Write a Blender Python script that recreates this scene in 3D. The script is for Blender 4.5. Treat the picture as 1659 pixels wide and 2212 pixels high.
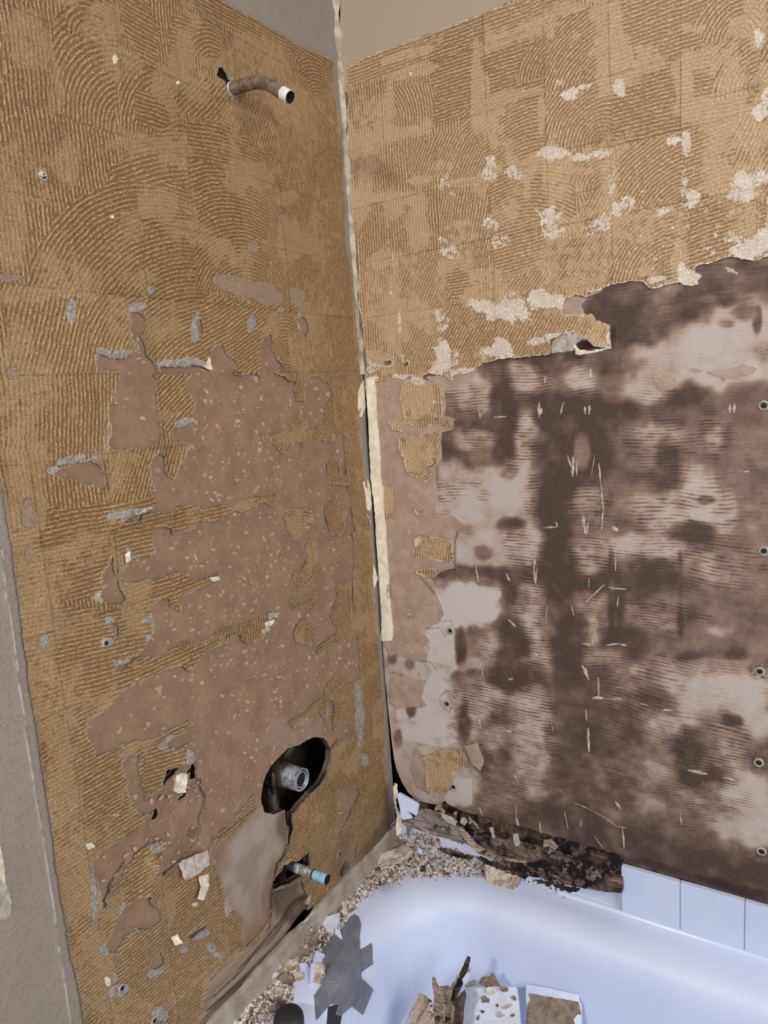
import bpy, bmesh, math, random
import numpy as np
from mathutils import Vector, Matrix
from mathutils.bvhtree import BVHTree
D = bpy.data
for o in list(D.objects): D.objects.remove(o)
scn = bpy.context.scene
COL = scn.collection
ZO = 1.945                                            # tub deck then stands at 0.40 m

# ------------------------------------------------------------------ camera
F = 1516.76
RM = np.array([[0.84751273, 0.52626543, -0.06904254],
               [0.02766842, -0.17370593, -0.98440881],
               [-0.53005342, 0.8323887, -0.16177892]])
CAM = np.array([0.84965670, -1.28615436, -0.49521099 + ZO])
cd = D.cameras.new('camera'); cam = D.objects.new('camera', cd); COL.objects.link(cam)
cd.sensor_fit = 'VERTICAL'; cd.sensor_height = 36.0; cd.lens = F * 36.0 / 2212.0
cd.clip_start = 0.01
cam.matrix_world = Matrix(((RM[0][0], -RM[1][0], -RM[2][0], CAM[0]),
                           (RM[0][1], -RM[1][1], -RM[2][1], CAM[1]),
                           (RM[0][2], -RM[1][2], -RM[2][2], CAM[2]), (0, 0, 0, 1)))
scn.camera = cam

# ------------------------------------------------------------------ light
w = D.worlds.new('world'); scn.world = w; w.use_nodes = True
bg = w.node_tree.nodes['Background']; bg.inputs[0].default_value = (0.90, 0.94, 1.0, 1); bg.inputs[1].default_value = 0.46
def area(name, loc, target, sx, sy, power, colr):
    l = D.lights.new(name, 'AREA'); l.shape = 'RECTANGLE'; l.size = sx; l.size_y = sy; l.energy = power; l.color = colr
    o = D.objects.new(name, l); COL.objects.link(o); o.location = loc
    o.rotation_euler = (Vector(target) - Vector(loc)).to_track_quat('-Z', 'Y').to_euler()
    return o
area('room_light', (0.16, -2.60, ZO + 0.36), (0.30, 0, ZO - 0.6), 0.26, 0.26, 38, (1.0, 0.95, 0.88))
area('left_wall_fill', (2.5, -1.15, ZO - 0.15), (0.0, -0.5, ZO - 1.0), 1.3, 1.3, 47, (1.0, 0.965, 0.92))  # added fill that brightens the left wall, no known source
scn.view_settings.view_transform = 'Standard'; scn.view_settings.look = 'None'
scn.view_settings.gamma = 1.0; scn.view_settings.exposure = 0.0; scn.view_settings.use_curve_mapping = False

# ------------------------------------------------------------------ helpers
def ray(x, y): return RM.T @ np.array([(x - 829.5) / F, (y - 1106) / F, 1.0])
def hx(x, y, X=0.0): d = ray(x, y); return CAM + (X - CAM[0]) / d[0] * d
def hy(x, y, Y=0.0): d = ray(x, y); return CAM + (Y - CAM[1]) / d[1] * d
def hz(x, y, Z): d = ray(x, y); return CAM + (Z - CAM[2]) / d[2] * d
def proj(P):
    q = (P - CAM) @ RM.T
    return 829.5 + F * q[..., 0] / q[..., 2], 1106 + F * q[..., 1] / q[..., 2]
def C(ox, oy, s, pts): return [(ox + s * a, oy + s * b) for a, b in pts]
K = 560 / 1659.0
def tag(o, label=None, cat=None, group=None, kind=None):
    if label: o['label'] = label
    if cat: o['category'] = cat
    if group: o['group'] = group
    if kind: o['kind'] = kind
    return o
def mesh(name, V, Fc, mat=None, parent=None, smooth=False):
    m = D.meshes.new(name); m.from_pydata([tuple(map(float, v)) for v in V], [], [tuple(map(int, f)) for f in Fc]); m.update()
    o = D.objects.new(name, m); COL.objects.link(o)
    if mat: m.materials.append(mat)
    if parent: o.parent = parent
    if smooth: m.polygons.foreach_set('use_smooth', [True] * len(m.polygons))
    return o
def bobj(name, bm, mat=None, parent=None, smooth=False):
    m = D.meshes.new(name); bm.normal_update(); bm.to_mesh(m); bm.free()
    o = D.objects.new(name, m); COL.objects.link(o)
    if mat: m.materials.append(mat)
    if parent: o.parent = parent
    if smooth: m.polygons.foreach_set('use_smooth', [True] * len(m.polygons))
    return o
def empty(name, loc, label, cat, group=None):
    o = D.objects.new(name, None); COL.objects.link(o); o.location = loc; o.empty_display_size = 0.02
    tag(o, label, cat, group); return o
def attach(o, parent):                                # keep the world position of o when parented
    o.parent = parent
    o.matrix_parent_inverse = Matrix.Translation(parent.location).inverted()
    return o
def lin(r, g, b): 
    f = lambda c: ((c / 255 + 0.055) / 1.055) ** 2.4 if c > 10 else c / 255 / 12.92
    return (f(r), f(g), f(b), 1)

class N:                                              # tiny node graph writer
    def __init__(s, name):
        s.m = D.materials.new(name); s.m.use_nodes = True; s.t = s.m.node_tree
        s.b = s.t.nodes['Principled BSDF']
    def n(s, typ, ins=None, **kw):
        x = s.t.nodes.new(typ)
        for k, v in kw.items(): setattr(x, k, v)
        for k, v in (ins or {}).items(): s.set(x.inputs[k], v)
        return x
    def set(s, sock, v):
        if hasattr(v, 'is_output') or isinstance(v, bpy.types.NodeSocket): s.t.links.new(v, sock)
        else: sock.default_value = v
    def math(s, op, a, b=0.0, c=0.0, clamp=False):
        x = s.n('ShaderNodeMath', {0: a, 1: b, 2: c}, operation=op); x.use_clamp = clamp; return x.outputs[0]
    def mix(s, f, a, b, mode='MIX'):
        x = s.n('ShaderNodeMix', data_type='RGBA', blend_type=mode); x.clamp_factor = True
        s.set(x.inputs[0], f); s.set(x.inputs[6], a); s.set(x.inputs[7], b); return x.outputs[2]
    def step(s, v, lo, hi):
        x = s.n('ShaderNodeMapRange', {0: v, 1: lo, 2: hi, 3: 0.0, 4: 1.0}, interpolation_type='SMOOTHSTEP'); return x.outputs[0]
    def noise(s, scale, detail=3.0, rough=0.55, vec=None, dist=0.0):
        x = s.n('ShaderNodeTexNoise', {'Scale': scale, 'Detail': detail, 'Roughness': rough, 'Distortion': dist})
        s.set(x.inputs['Vector'], vec if vec is not None else s.pos()); return x.outputs[0]
    def voro(s, scale, vec=None, feature='F1', out=0):
        x = s.n('ShaderNodeTexVoronoi', {'Scale': scale}, feature=feature)
        s.set(x.inputs['Vector'], vec if vec is not None else s.pos()); return x.outputs[out]
    def pos(s):
        if not hasattr(s, '_p'): s._p = s.n('ShaderNodeTexCoord').outputs['Object']
        return s._p
    def scaled(s, v, sc): 
        x = s.n('ShaderNodeMapping'); s.set(x.inputs[0], v); x.inputs['Scale'].default_value = sc; return x.outputs[0]
    def attr(s, name):
        return s.n('ShaderNodeAttribute', attribute_name=name)
    def rgb(s, a):
        x = s.n('ShaderNodeSeparateColor', {0: a.outputs['Color']}); return x.outputs[0], x.outputs[1], x.outputs[2], a.outputs['Alpha']
    def bump(s, h, dist, strength=1.0, nrm=None):
        x = s.n('ShaderNodeBump', {'Strength': strength, 'Distance': dist, 'Height': h})
        if nrm is not None: s.set(x.inputs['Normal'], nrm)
        return x.outputs[0]
    def fin(s, col, rough=0.8, nrm=None, spec=0.3, metal=0.0):
        s.set(s.b.inputs['Base Color'], col); s.set(s.b.inputs['Roughness'], rough)
        s.b.inputs['Specular IOR Level'].default_value = spec; s.b.inputs['Metallic'].default_value = metal
        if nrm is not None: s.set(s.b.inputs['Normal'], nrm)
        return s.m

def simple(name, c1, c2, scale=40, rough=0.7, bumpd=0.0005, bscale=200, spec=0.3, metal=0.0, detail=5):
    g = N(name); f = g.step(g.noise(scale, detail, 0.6), 0.35, 0.65)
    return g.fin(g.mix(f, c1, c2), rough, g.bump(g.noise(bscale, 4, 0.6), bumpd, 0.7), spec, metal)

# ------------------------------------------------------------------ field tools
def vnoise(u, v, cell, seed):
    r = np.random.RandomState(seed); L = r.rand(256, 256)
    x = u / cell + 57.3; y = v / cell + 91.7
    xi = np.floor(x).astype(int); yi = np.floor(y).astype(int); fx = x - xi; fy = y - yi
    fx = fx * fx * (3 - 2 * fx); fy = fy * fy * (3 - 2 * fy)
    a = L[yi % 256, xi % 256]; b = L[yi % 256, (xi + 1) % 256]; c = L[(yi + 1) % 256, xi % 256]; d = L[(yi + 1) % 256, (xi + 1) % 256]
    return (a * (1 - fx) + b * fx) * (1 - fy) + (c * (1 - fx) + d * fx) * fy - 0.5
def fbm(u, v, cell, seed, o=3):
    return sum(vnoise(u, v, cell / 2 ** k, seed + k) * 0.6 ** k for k in range(o))
T = 0.03
def poly_sdf(U, V, poly, Tr=T):
    """signed distance (positive inside), truncated to Tr"""
    out = np.full(U.shape, -Tr); P = np.array(poly, float)
    lo = P.min(0) - Tr; hi = P.max(0) + Tr
    m = (U > lo[0]) & (U < hi[0]) & (V > lo[1]) & (V < hi[1])
    if not m.any(): return out
    x = U[m]; y = V[m]; d2 = np.full(x.shape, Tr * Tr); ins = np.zeros(x.shape, bool); n = len(P)
    for i in range(n):
        ax, ay = P[i]; bx, by = P[(i + 1) % n]; dx, dy = bx - ax, by - ay; L = dx * dx + dy * dy + 1e-18
        near = (x > min(ax, bx) - Tr) & (x < max(ax, bx) + Tr) & (y > min(ay, by) - Tr) & (y < max(ay, by) + Tr)
        t = np.clip(((x[near] - ax) * dx + (y[near] - ay) * dy) / L, 0, 1)
        d2[near] = np.minimum(d2[near], (x[near] - ax - t * dx) ** 2 + (y[near] - ay - t * dy) ** 2)
        if ay != by:
            c = ((ay > y) != (by > y)); xs = ax + (y - ay) / (by - ay) * dx; ins ^= c & (x < xs)
    d = np.sqrt(d2); out[m] = np.where(ins, d, -d); return out
def inside(U, V, poly): return poly_sdf(U, V, poly, 1.0) > 0
def clip(tris, f, attrs):
    """keep f>0; returns tris, attrs, boundary edges"""
    n = len(f); pos = f > 0; code = pos[tris].sum(1); full = tris[code == 3]; keys = []; parts = []
    one = tris[code == 1]; r = np.argmax(pos[one], 1); one = one[np.arange(len(one))[:, None], (r[:, None] + [0, 1, 2]) % 3]
    two = tris[code == 2]; r = np.argmin(pos[two], 1); two = two[np.arange(len(two))[:, None], (r[:, None] + [0, 1, 2]) % 3]
    ek = lambda a, b: np.minimum(a, b) * n + np.maximum(a, b)
    k1 = ek(one[:, 0], one[:, 1]); k2 = ek(one[:, 0], one[:, 2]); k3 = ek(two[:, 0], two[:, 1]); k4 = ek(two[:, 0], two[:, 2])
    uq, inv = np.unique(np.concatenate([k1, k2, k3, k4]), return_inverse=True); inv = inv + n
    s = np.cumsum([0, len(k1), len(k2), len(k3), len(k4)]); e1, e2, e3, e4 = [inv[s[i]:s[i + 1]] for i in range(4)]
    a = uq // n; b = uq % n; t = f[a] / (f[a] - f[b])
    A = {}
    for k, v in attrs.items():
        tt = t if v.ndim == 1 else t[:, None]; A[k] = np.concatenate([v, v[a] * (1 - tt) + v[b] * tt])
    out = np.concatenate([full, np.stack([one[:, 0], e1, e2], 1), np.stack([two[:, 1], two[:, 2], e4], 1), np.stack([two[:, 1], e4, e3], 1)])
    edges = np.concatenate([np.stack([e1, e2], 1), np.stack([e4, e3], 1)])
    used = np.zeros(n + len(uq), bool); used[out.ravel()] = True; mp = np.cumsum(used) - 1
    A = {k: v[used] for k, v in A.items()}
    return mp[out], A, mp[edges]
def fast_mesh(name, co, tris, mat, parent=None):
    m = D.meshes.new(name); m.vertices.add(len(co)); m.vertices.foreach_set('co', co.astype(np.float32).ravel())
    m.loops.add(tris.size); m.loops.foreach_set('vertex_index', tris.astype(np.int32).ravel())
    m.polygons.add(len(tris)); m.polygons.foreach_set('loop_start', np.arange(0, tris.size, 3, dtype=np.int32))
    m.polygons.foreach_set('use_smooth', np.ones(len(tris), bool))
    m.materials.append(mat); m.update(calc_edges=True)
    o = D.objects.new(name, m); COL.objects.link(o)
    if parent: o.parent = parent
    return o
def put_col(o, name, arr):
    a = o.data.attributes.new(name, 'FLOAT_COLOR', 'POINT'); a.data.foreach_set('color', arr.astype(np.float32).ravel())

S = 0.1095
def prR(u, v): x, y = proj(np.array([u, 0, v])); return (float(x), float(y))
def prL(u, v): x, y = proj(np.array([0, -u, v])); return (float(x), float(y))
class Wall:
    """a wall face as a field over (u, v): u = metres from the corner, v = height"""
    def __init__(s, side, u0, u1, v0, v1, step):
        s.side = side; s.step = step
        nu = int((u1 - u0) / step) + 1; nv = int((v1 - v0) / step) + 1
        s.U, s.V = np.meshgrid(u0 + np.arange(nu) * step, v0 + np.arange(nv) * step); s.U = s.U.ravel(); s.V = s.V.ravel()
        i = np.arange(nu * nv).reshape(nv, nu); a, b, c, d = i[:-1, :-1].ravel(), i[:-1, 1:].ravel(), i[1:, 1:].ravel(), i[1:, :-1].ravel()
        t = np.concatenate([np.stack([a, b, c], 1), np.stack([a, c, d], 1)])
        s.tris = t if side == 'R' else t[:, ::-1]
        s.PX, s.PY = proj(s.co(s.U, s.V, 0 * s.U))
    def co(s, u, v, h):
        return np.stack([h, -u, v], 1) if s.side == 'L' else np.stack([u, -h, v], 1)
    def uv(s, x, y):
        p = hx(x, y) if s.side == 'L' else hy(x, y)
        return (-p[1], p[2]) if s.side == 'L' else (p[0], p[2])
    def poly(s, pts): return [s.uv(x, y) for x, y in pts]
    def sdf(s, pts, rough=1.0, seed=1, raw=False):
        return poly_sdf(s.U, s.V, pts if raw else s.poly(pts))
    def jag(s, a1=0.0016, a2=0.003, seed=5):
        return a1 * 2 * fbm(s.U, s.V, 0.007, seed, 3) + a2 * 2 * vnoise(s.U, s.V, 0.03, seed + 9)
    def blob(s, F, x, y, rx, ry, val, ang=0, soft=0.5, wob=0.25):
        c, q = math.cos(math.radians(ang)), math.sin(math.radians(ang))
        dx = s.PX - x; dy = s.PY - y
        m = (abs(dx) < 1.7 * max(rx, ry)) & (abs(dy) < 1.7 * max(rx, ry))
        dx = dx[m]; dy = dy[m]; a = (dx * c + dy * q) / rx; b = (-dx * q + dy * c) / ry
        r = np.sqrt(a * a + b * b) + wob * 2 * fbm(s.U[m], s.V[m], 0.03, int(x * 7 + y), 2)
        k = np.clip((1 + soft / 2 - r) / soft, 0, 1); k = k * k * (3 - 2 * k)
        F[m] = F[m] * (1 - k) + val * k
    def line(s, F, pts, wpx, val):
        P = s.poly(pts); w_ = wpx * 0.0005
        for (a, b) in zip(P[:-1], P[1:]):
            a, b = np.array(a), np.array(b); dd = b - a; L = dd @ dd + 1e-12
            m = (s.U > min(a[0], b[0]) - .01) & (s.U < max(a[0], b[0]) + .01) & (s.V > min(a[1], b[1]) - .01) & (s.V < max(a[1], b[1]) + .01)
            t = np.clip(((s.U[m] - a[0]) * dd[0] + (s.V[m] - a[1]) * dd[1]) / L, 0, 1)
            d = np.hypot(s.U[m] - a[0] - t * dd[0], s.V[m] - a[1] - t * dd[1]) + 0.0012 * vnoise(s.U[m], s.V[m], 0.008, 7)
            F[m] = np.maximum(F[m], val * np.clip(1.4 - d / w_, 0, 1))
    def blobs(s, F, L, **kw):
        for b in L: s.blob(F, *b, **kw)
def skirt(co, back, tris, edges):
    """side walls from boundary edges down to `back` positions"""
    n = len(co); e = edges
    q = np.concatenate([np.stack([e[:, 0], e[:, 1], e[:, 1] + n], 1), np.stack([e[:, 0], e[:, 1] + n, e[:, 0] + n], 1)])
    used = np.unique(e); mp = np.full(2 * n, -1); mp[:n] = np.arange(n); mp[used + n] = n + np.arange(len(used))
    return np.concatenate([co, back[used]]), np.concatenate([tris, mp[q]]), used

# ------------------------------------------------------------------ materials
def adhesive_mat(name, dark, mid, pale, trough, glint, rimc, relief=1.0):
    g = N(name)
    uv = g.n('ShaderNodeUVMap', uv_map='ridge').outputs[0]
    sp = g.n('ShaderNodeSeparateXYZ', {0: uv}); a, b = sp.outputs[0], sp.outputs[1]
    flat, white, smooth, tone = g.rgb(g.attr('coat')); edge, joint, grey, wet = g.rgb(g.attr('wear'))
    wob = g.math('ADD', g.math('MULTIPLY', g.math('SUBTRACT', g.noise(85, 3, 0.65), 0.5), 0.8), g.math('MULTIPLY', g.math('SUBTRACT', g.noise(16, 2, 0.5), 0.5), 0.9))
    ph = g.math('MULTIPLY', g.math('ADD', a, wob), 6.28318)
    wave = g.math('MULTIPLY_ADD', g.math('SINE', ph), 0.5, 0.5)
    cmb = g.n('ShaderNodeCombineXYZ', {0: g.math('MULTIPLY', a, 0.9), 1: g.math('MULTIPLY', b, 0.45), 2: 0.0}).outputs[0]
    brk = g.noise(1.6, 3, 0.6, cmb)
    cmb2 = g.n('ShaderNodeCombineXYZ', {0: g.math('MULTIPLY', a, 2.2), 1: g.math('MULTIPLY', b, 1.3), 2: 0.0}).outputs[0]
    brk2 = g.noise(1.5, 2, 0.6, cmb2)
    fine = g.noise(420, 4, 0.65); med = g.noise(70, 4, 0.6); med2 = g.noise(160, 3, 0.6)
    flatv = g.math('ADD', flat, g.math('MULTIPLY', g.math('SUBTRACT', g.noise(75, 5, 0.72), 0.5), 1.5))
    M = g.step(flatv, 0.36, 0.62)
    SM = g.step(g.math('ADD', smooth, g.math('MULTIPLY', g.math('SUBTRACT', med, 0.5), 0.9)), 0.45, 0.56)
    W = g.step(g.math('ADD', white, g.math('MULTIPLY', g.math('SUBTRACT', g.noise(130, 5, 0.75), 0.5), 2.4)), 0.5, 0.56)
    ridge = g.math('MULTIPLY', g.math('POWER', wave, 1.1), g.step(brk, 0.2, 0.58))
    ridge = g.math('MULTIPLY', ridge, g.math('MULTIPLY_ADD', brk2, 0.9, 0.45))
    keep = g.math('SUBTRACT', 1.0, g.math('MULTIPLY', M, 0.58))
    keep = g.math('MULTIPLY', keep, g.math('SUBTRACT', 1.0, g.math('MAXIMUM', SM, g.math('MULTIPLY', W, 0.8))))
    net = g.math('SUBTRACT', 0.5, g.math('ABSOLUTE', g.math('SUBTRACT', g.noise(330, 2, 0.5), 0.5)))
    h = g.math('MULTIPLY', ridge, keep)
    h = g.math('ADD', h, g.math('MULTIPLY', net, g.math('MULTIPLY_ADD', M, 0.9, 0.25)))
    h = g.math('ADD', h, g.math('MULTIPLY', fine, 0.22))
    h = g.math('ADD', h, g.math('MULTIPLY', W, 0.25))
    h = g.math('SUBTRACT', h, g.math('MULTIPLY', g.math('GREATER_THAN', g.math('ADD', joint, g.math('MULTIPLY', med2, 0.5)), 1.05), 0.55))
    h = g.math('ADD', h, g.math('MULTIPLY', tone, 1.2))
    # what is thick is golden, what is scraped thin is pale
    G = g.step(g.math('ADD', grey, g.math('MULTIPLY', g.math('SUBTRACT', med2, 0.5), 0.9)), 0.45, 0.55)
    h = g.math('MULTIPLY', h, g.math('SUBTRACT', 1.0, g.math('MULTIPLY', g.math('MAXIMUM', G, SM), 0.75)))
    tn = g.math('ADD', tone, g.math('MULTIPLY', g.math('SUBTRACT', g.noise(22, 4, 0.6), 0.5), 0.9))
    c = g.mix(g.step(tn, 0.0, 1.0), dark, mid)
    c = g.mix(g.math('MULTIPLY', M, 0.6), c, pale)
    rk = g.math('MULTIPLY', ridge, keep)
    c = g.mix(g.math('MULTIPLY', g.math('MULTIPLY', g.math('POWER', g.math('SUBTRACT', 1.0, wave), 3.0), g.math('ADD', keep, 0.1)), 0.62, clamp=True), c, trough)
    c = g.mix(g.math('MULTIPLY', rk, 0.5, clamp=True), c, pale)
    c = g.mix(g.math('MULTIPLY', g.step(rk, 0.5, 1.0), 0.6), c, glint)  # highlight on the ridge crests painted into the colour
    ln = g.step(g.math('ABSOLUTE', g.math('SUBTRACT', g.noise(260, 2, 0.5), 0.5)), 0.045, 0.0)
    ln2 = g.step(g.math('ABSOLUTE', g.math('SUBTRACT', g.noise(330, 2, 0.5, g.scaled(g.pos(), (1.1, 1.2, 0.9))), 0.47)), 0.04, 0.0)
    c = g.mix(g.math('MULTIPLY', ln, 0.42), c, glint)  # fine wrinkles get the same painted highlight
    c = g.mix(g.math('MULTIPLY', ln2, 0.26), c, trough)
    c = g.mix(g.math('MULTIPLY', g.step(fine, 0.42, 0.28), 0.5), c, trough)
    h = g.math('ADD', h, g.math('MULTIPLY', g.math('SUBTRACT', ln, ln2), 0.22))
    c = g.mix(g.math('MULTIPLY', g.math('MULTIPLY', g.step(joint, 0.35, 1.0), g.step(med, 0.4, 0.6)), 0.6), c, lin(100, 74, 50))
    c = g.mix(SM, c, lin(160, 136, 114))
    c = g.mix(g.math('MULTIPLY', W, g.math('MULTIPLY_ADD', med, 0.5, 0.6), clamp=True), c, lin(228, 214, 200))
    c = g.mix(G, c, g.mix(g.step(med2, 0.4, 0.6), lin(150, 143, 133), lin(176, 169, 159)))
    e = g.math('SUBTRACT', edge, g.math('SUBTRACT', g.math('MULTIPLY', g.noise(55, 4, 0.75), 1.5), 0.62))
    c = g.mix(g.math('MULTIPLY', g.step(e, 0.03, -0.03), 0.85), c, rimc)
    c = g.mix(wet, c, lin(78, 58, 44))
    ro = g.math('MULTIPLY_ADD', M, 0.2, 0.42)
    return g.fin(c, ro, g.bump(h, 0.0024 * relief, 1.0), 0.4)
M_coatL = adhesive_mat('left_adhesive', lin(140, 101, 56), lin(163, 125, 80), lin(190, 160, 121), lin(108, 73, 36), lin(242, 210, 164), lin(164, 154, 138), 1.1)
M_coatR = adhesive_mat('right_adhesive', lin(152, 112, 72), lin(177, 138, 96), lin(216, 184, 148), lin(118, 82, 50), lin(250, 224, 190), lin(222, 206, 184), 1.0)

def base_left_mat():
    g = N('torn_board_face')
    rot, pale, paint, dirt_shade = g.rgb(g.attr('skin'))
    n1 = g.noise(25, 5, 0.6); n2 = g.noise(500, 3, 0.6); n3 = g.noise(120, 4, 0.6)
    c = g.mix(g.step(n1, 0.35, 0.65), lin(131, 104, 84), lin(143, 116, 94))
    c = g.mix(g.math('MULTIPLY', g.step(n3, 0.58, 0.68), 0.4), c, lin(166, 142, 122))
    c = g.mix(g.math('MULTIPLY', g.step(n3, 0.42, 0.34), 0.35), c, lin(104, 83, 68))
    c = g.mix(pale, c, g.mix(g.step(g.noise(18, 3), 0.4, 0.6), lin(160, 147, 134), lin(146, 129, 114)))
    wood = g.noise(14, 6, 0.7, g.scaled(g.pos(), (1, 0.3, 4)))
    rc = g.mix(g.step(wood, 0.40, 0.56), lin(98, 78, 64), lin(150, 130, 110))
    rc = g.mix(g.step(g.noise(60, 5, 0.7), 0.62, 0.7), rc, lin(38, 32, 30))
    c = g.mix(rot, c, rc)
    opn = g.noise(170, 3, 0.6)                       # orange peel of the painted part
    P = g.step(paint, 0.48, 0.52)
    c = g.mix(P, c, g.mix(pale, lin(140, 131, 121), lin(214, 208, 198)))
    c = g.mix(dirt_shade, c, lin(52, 44, 40))  # dark cracks, plus shade painted into recesses and along edges
    h = g.math('ADD', g.math('MULTIPLY', n2, 0.2), g.math('MULTIPLY', n3, 0.5))
    h = g.math('ADD', h, g.math('MULTIPLY', g.math('MULTIPLY', wood, rot), 2.5))
    peel = g.math('MULTIPLY', g.step(opn, 0.52, 0.68), 1.1)
    h = g.n('ShaderNodeMix', {0: P, 2: h, 3: peel}, data_type='FLOAT').outputs[0]
    return g.fin(c, g.math('MULTIPLY_ADD', P, -0.3, 0.85), g.bump(h, 0.0008, 0.8), 0.3)
M_baseL = base_left_mat()

def base_right_mat():
    g = N('mouldy_board_face')
    mould, kraft, gyps, amp = g.rgb(g.attr('skin')); paint, tear, stain, dirt_shade = g.rgb(g.attr('skin2'))
    p = g.n('ShaderNodeSeparateXYZ', {0: g.pos()}); z = p.outputs[2]; x = p.outputs[0]
    big = g.noise(5, 2, 0.5); warp = g.math('MULTIPLY', g.math('SUBTRACT', big, 0.5), 16)
    tilt = g.math('MULTIPLY', x, g.math('MULTIPLY', g.math('SUBTRACT', g.noise(3.5, 1, 0.5), 0.5), 160))
    ph = g.math('ADD', g.math('ADD', g.math('MULTIPLY', z, 6.28318 / 0.0062), warp), tilt)
    ph = g.math('ADD', ph, g.math('MULTIPLY', g.noise(60, 3, 0.6), 3.0))
    drop = g.step(g.noise(60, 3, 0.6, g.scaled(g.pos(), (0.5, 1, 1.4))), 0.38, 0.6)
    stripe = g.math('MULTIPLY', g.math('MULTIPLY', g.math('POWER', g.math('MULTIPLY_ADD', g.math('SINE', ph), 0.5, 0.5), 1.6), 1.7), g.math('MULTIPLY', amp, drop))
    n1 = g.noise(30, 5, 0.62); n2 = g.noise(500, 3, 0.6); n3 = g.noise(110, 5, 0.7)
    smear = g.noise(70, 5, 0.7, g.scaled(g.pos(), (0.2, 1, 3)))
    mv = g.math('ADD', mould, g.math('MULTIPLY', g.math('SUBTRACT', n1, 0.5), 0.34))
    mv = g.math('ADD', mv, g.math('MULTIPLY', stripe, 0.30))
    mv = g.math('ADD', mv, g.math('MULTIPLY', g.math('SUBTRACT', smear, 0.5), 0.16))
    r = g.n('ShaderNodeValToRGB', {0: mv}); cr = r.color_ramp
    cr.elements[0].position = 0.06; cr.elements[0].color = lin(172, 161, 156)
    cr.elements[1].position = 0.98; cr.elements[1].color = lin(70, 54, 48)
    for pos_, c_ in ((0.28, lin(164, 145, 132)), (0.5, lin(132, 108, 94)), (0.72, lin(104, 82, 72)), (0.86, lin(84, 65, 58))):
        e = cr.elements.new(pos_); e.color = c_
    c = r.outputs[0]
    c = g.mix(g.math('MULTIPLY', g.step(g.math('ADD', gyps, g.math('MULTIPLY', g.math('SUBTRACT', n3, 0.5), 0.4)), 0.45, 0.55), g.step(mv, 0.55, 0.15)), c, lin(182, 173, 171))
    c = g.mix(g.math('MULTIPLY', stain, g.step(n3, 0.45, 0.55)), c, lin(54, 44, 40))
    kv = g.step(g.math('ADD', kraft, g.math('MULTIPLY', g.math('SUBTRACT', n3, 0.5), 0.25)), 0.47, 0.53)
    kc = g.mix(g.step(n1, 0.35, 0.65), lin(150, 126, 110), lin(166, 143, 127))
    kc = g.mix(g.math('MULTIPLY', g.step(n3, 0.42, 0.34), 0.4), kc, lin(112, 90, 76))
    c = g.mix(kv, c, kc)
    c = g.mix(g.math('MULTIPLY', g.step(n2, 0.6, 0.7), 0.18), c, lin(210, 196, 180))
    P = g.step(paint, 0.48, 0.52)
    c = g.mix(P, c, lin(156, 141, 125))
    c = g.mix(dirt_shade, c, lin(34, 29, 28))  # dark marks, plus the painted shadow of lifted paper
    h = g.math('ADD', g.math('MULTIPLY', kv, 1.2), g.math('MULTIPLY', n3, 0.35))
    h = g.math('ADD', h, g.math('MULTIPLY', stripe, -0.12))
    h = g.math('ADD', h, g.math('MULTIPLY', n2, 0.12))
    return g.fin(c, 0.78, g.bump(h, 0.0007, 0.8), 0.3)
M_baseR = base_right_mat()

M_pale_paper = simple('torn_paper', lin(172, 166, 158), lin(150, 142, 132), 80, 0.9, 0.0006)
M_white_plaster = simple('white_plaster', lin(222, 214, 200), lin(196, 184, 166), 60, 0.85, 0.0006)
M_fleck = simple('paper_fleck', lin(160, 130, 110), lin(184, 156, 138), 60, 0.9, 0.0003)
M_scratch = simple('gypsum_scratch', lin(190, 176, 166), lin(140, 122, 112), 90, 0.9, 0.0003)
M_cavity = simple('cavity_shade', lin(26, 21, 19), lin(36, 28, 24), 20, 0.95)  # shade inside the wall, put into the colour
M_caulk = simple('old_caulk', lin(158, 150, 140), lin(136, 127, 116), 30, 0.6, 0.0006, 90)
M_cream = simple('corner_tape_cream', lin(226, 217, 198), lin(206, 194, 170), 40, 0.8, 0.0006)
M_enamel = N('tub_enamel')
_f = M_enamel.step(M_enamel.noise(300, 4, 0.6), 0.7, 0.75)
_c = M_enamel.mix(M_enamel.step(M_enamel.noise(5, 3), 0.3, 0.7), lin(192, 201, 228), lin(198, 206, 231))
_c = M_enamel.mix(M_enamel.math('MULTIPLY', _f, 0.25), _c, lin(150, 150, 160))
M_enamel = M_enamel.fin(_c, 0.45, None, 0.4)
M_tile = simple('white_glaze', lin(188, 197, 222), lin(194, 202, 225), 12, 0.18, 0.0001, 30, 0.5)
def speck_mat(name, a, b, sp, amt, rough=0.9, scale=150):
    g = N(name); c = g.mix(g.step(g.noise(50, 5, 0.6), 0.4, 0.6), a, b)
    c = g.mix(g.step(g.noise(scale, 3, 0.6), amt, amt + 0.03), c, sp)
    return g.fin(c, rough, g.bump(g.noise(200, 4), 0.0003, 0.6), 0.4)
M_tile_body = speck_mat('tile_body', lin(188, 178, 168), lin(150, 134, 120), lin(52, 46, 44), 0.66)
M_tile_dusty = speck_mat('dusty_glaze', lin(200, 206, 222), lin(190, 194, 208), lin(110, 98, 90), 0.665, 0.5, 190)
M_joint = simple('joint_line', lin(160, 164, 182), lin(150, 152, 168), 60, 0.9)
M_old_chrome = N('worn_bronze_pipe')
_g = M_old_chrome
_c = _g.mix(_g.step(_g.noise(70, 5, 0.65), 0.4, 0.62), lin(96, 80, 68), lin(132, 116, 102))
_c = _g.mix(_g.step(_g.noise(160, 4, 0.7), 0.66, 0.7), _c, lin(168, 156, 144))
M_old_chrome = _g.fin(_c, 0.42, _g.bump(_g.noise(160, 4), 0.0003, 0.5), 0.5, 0.35)
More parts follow.
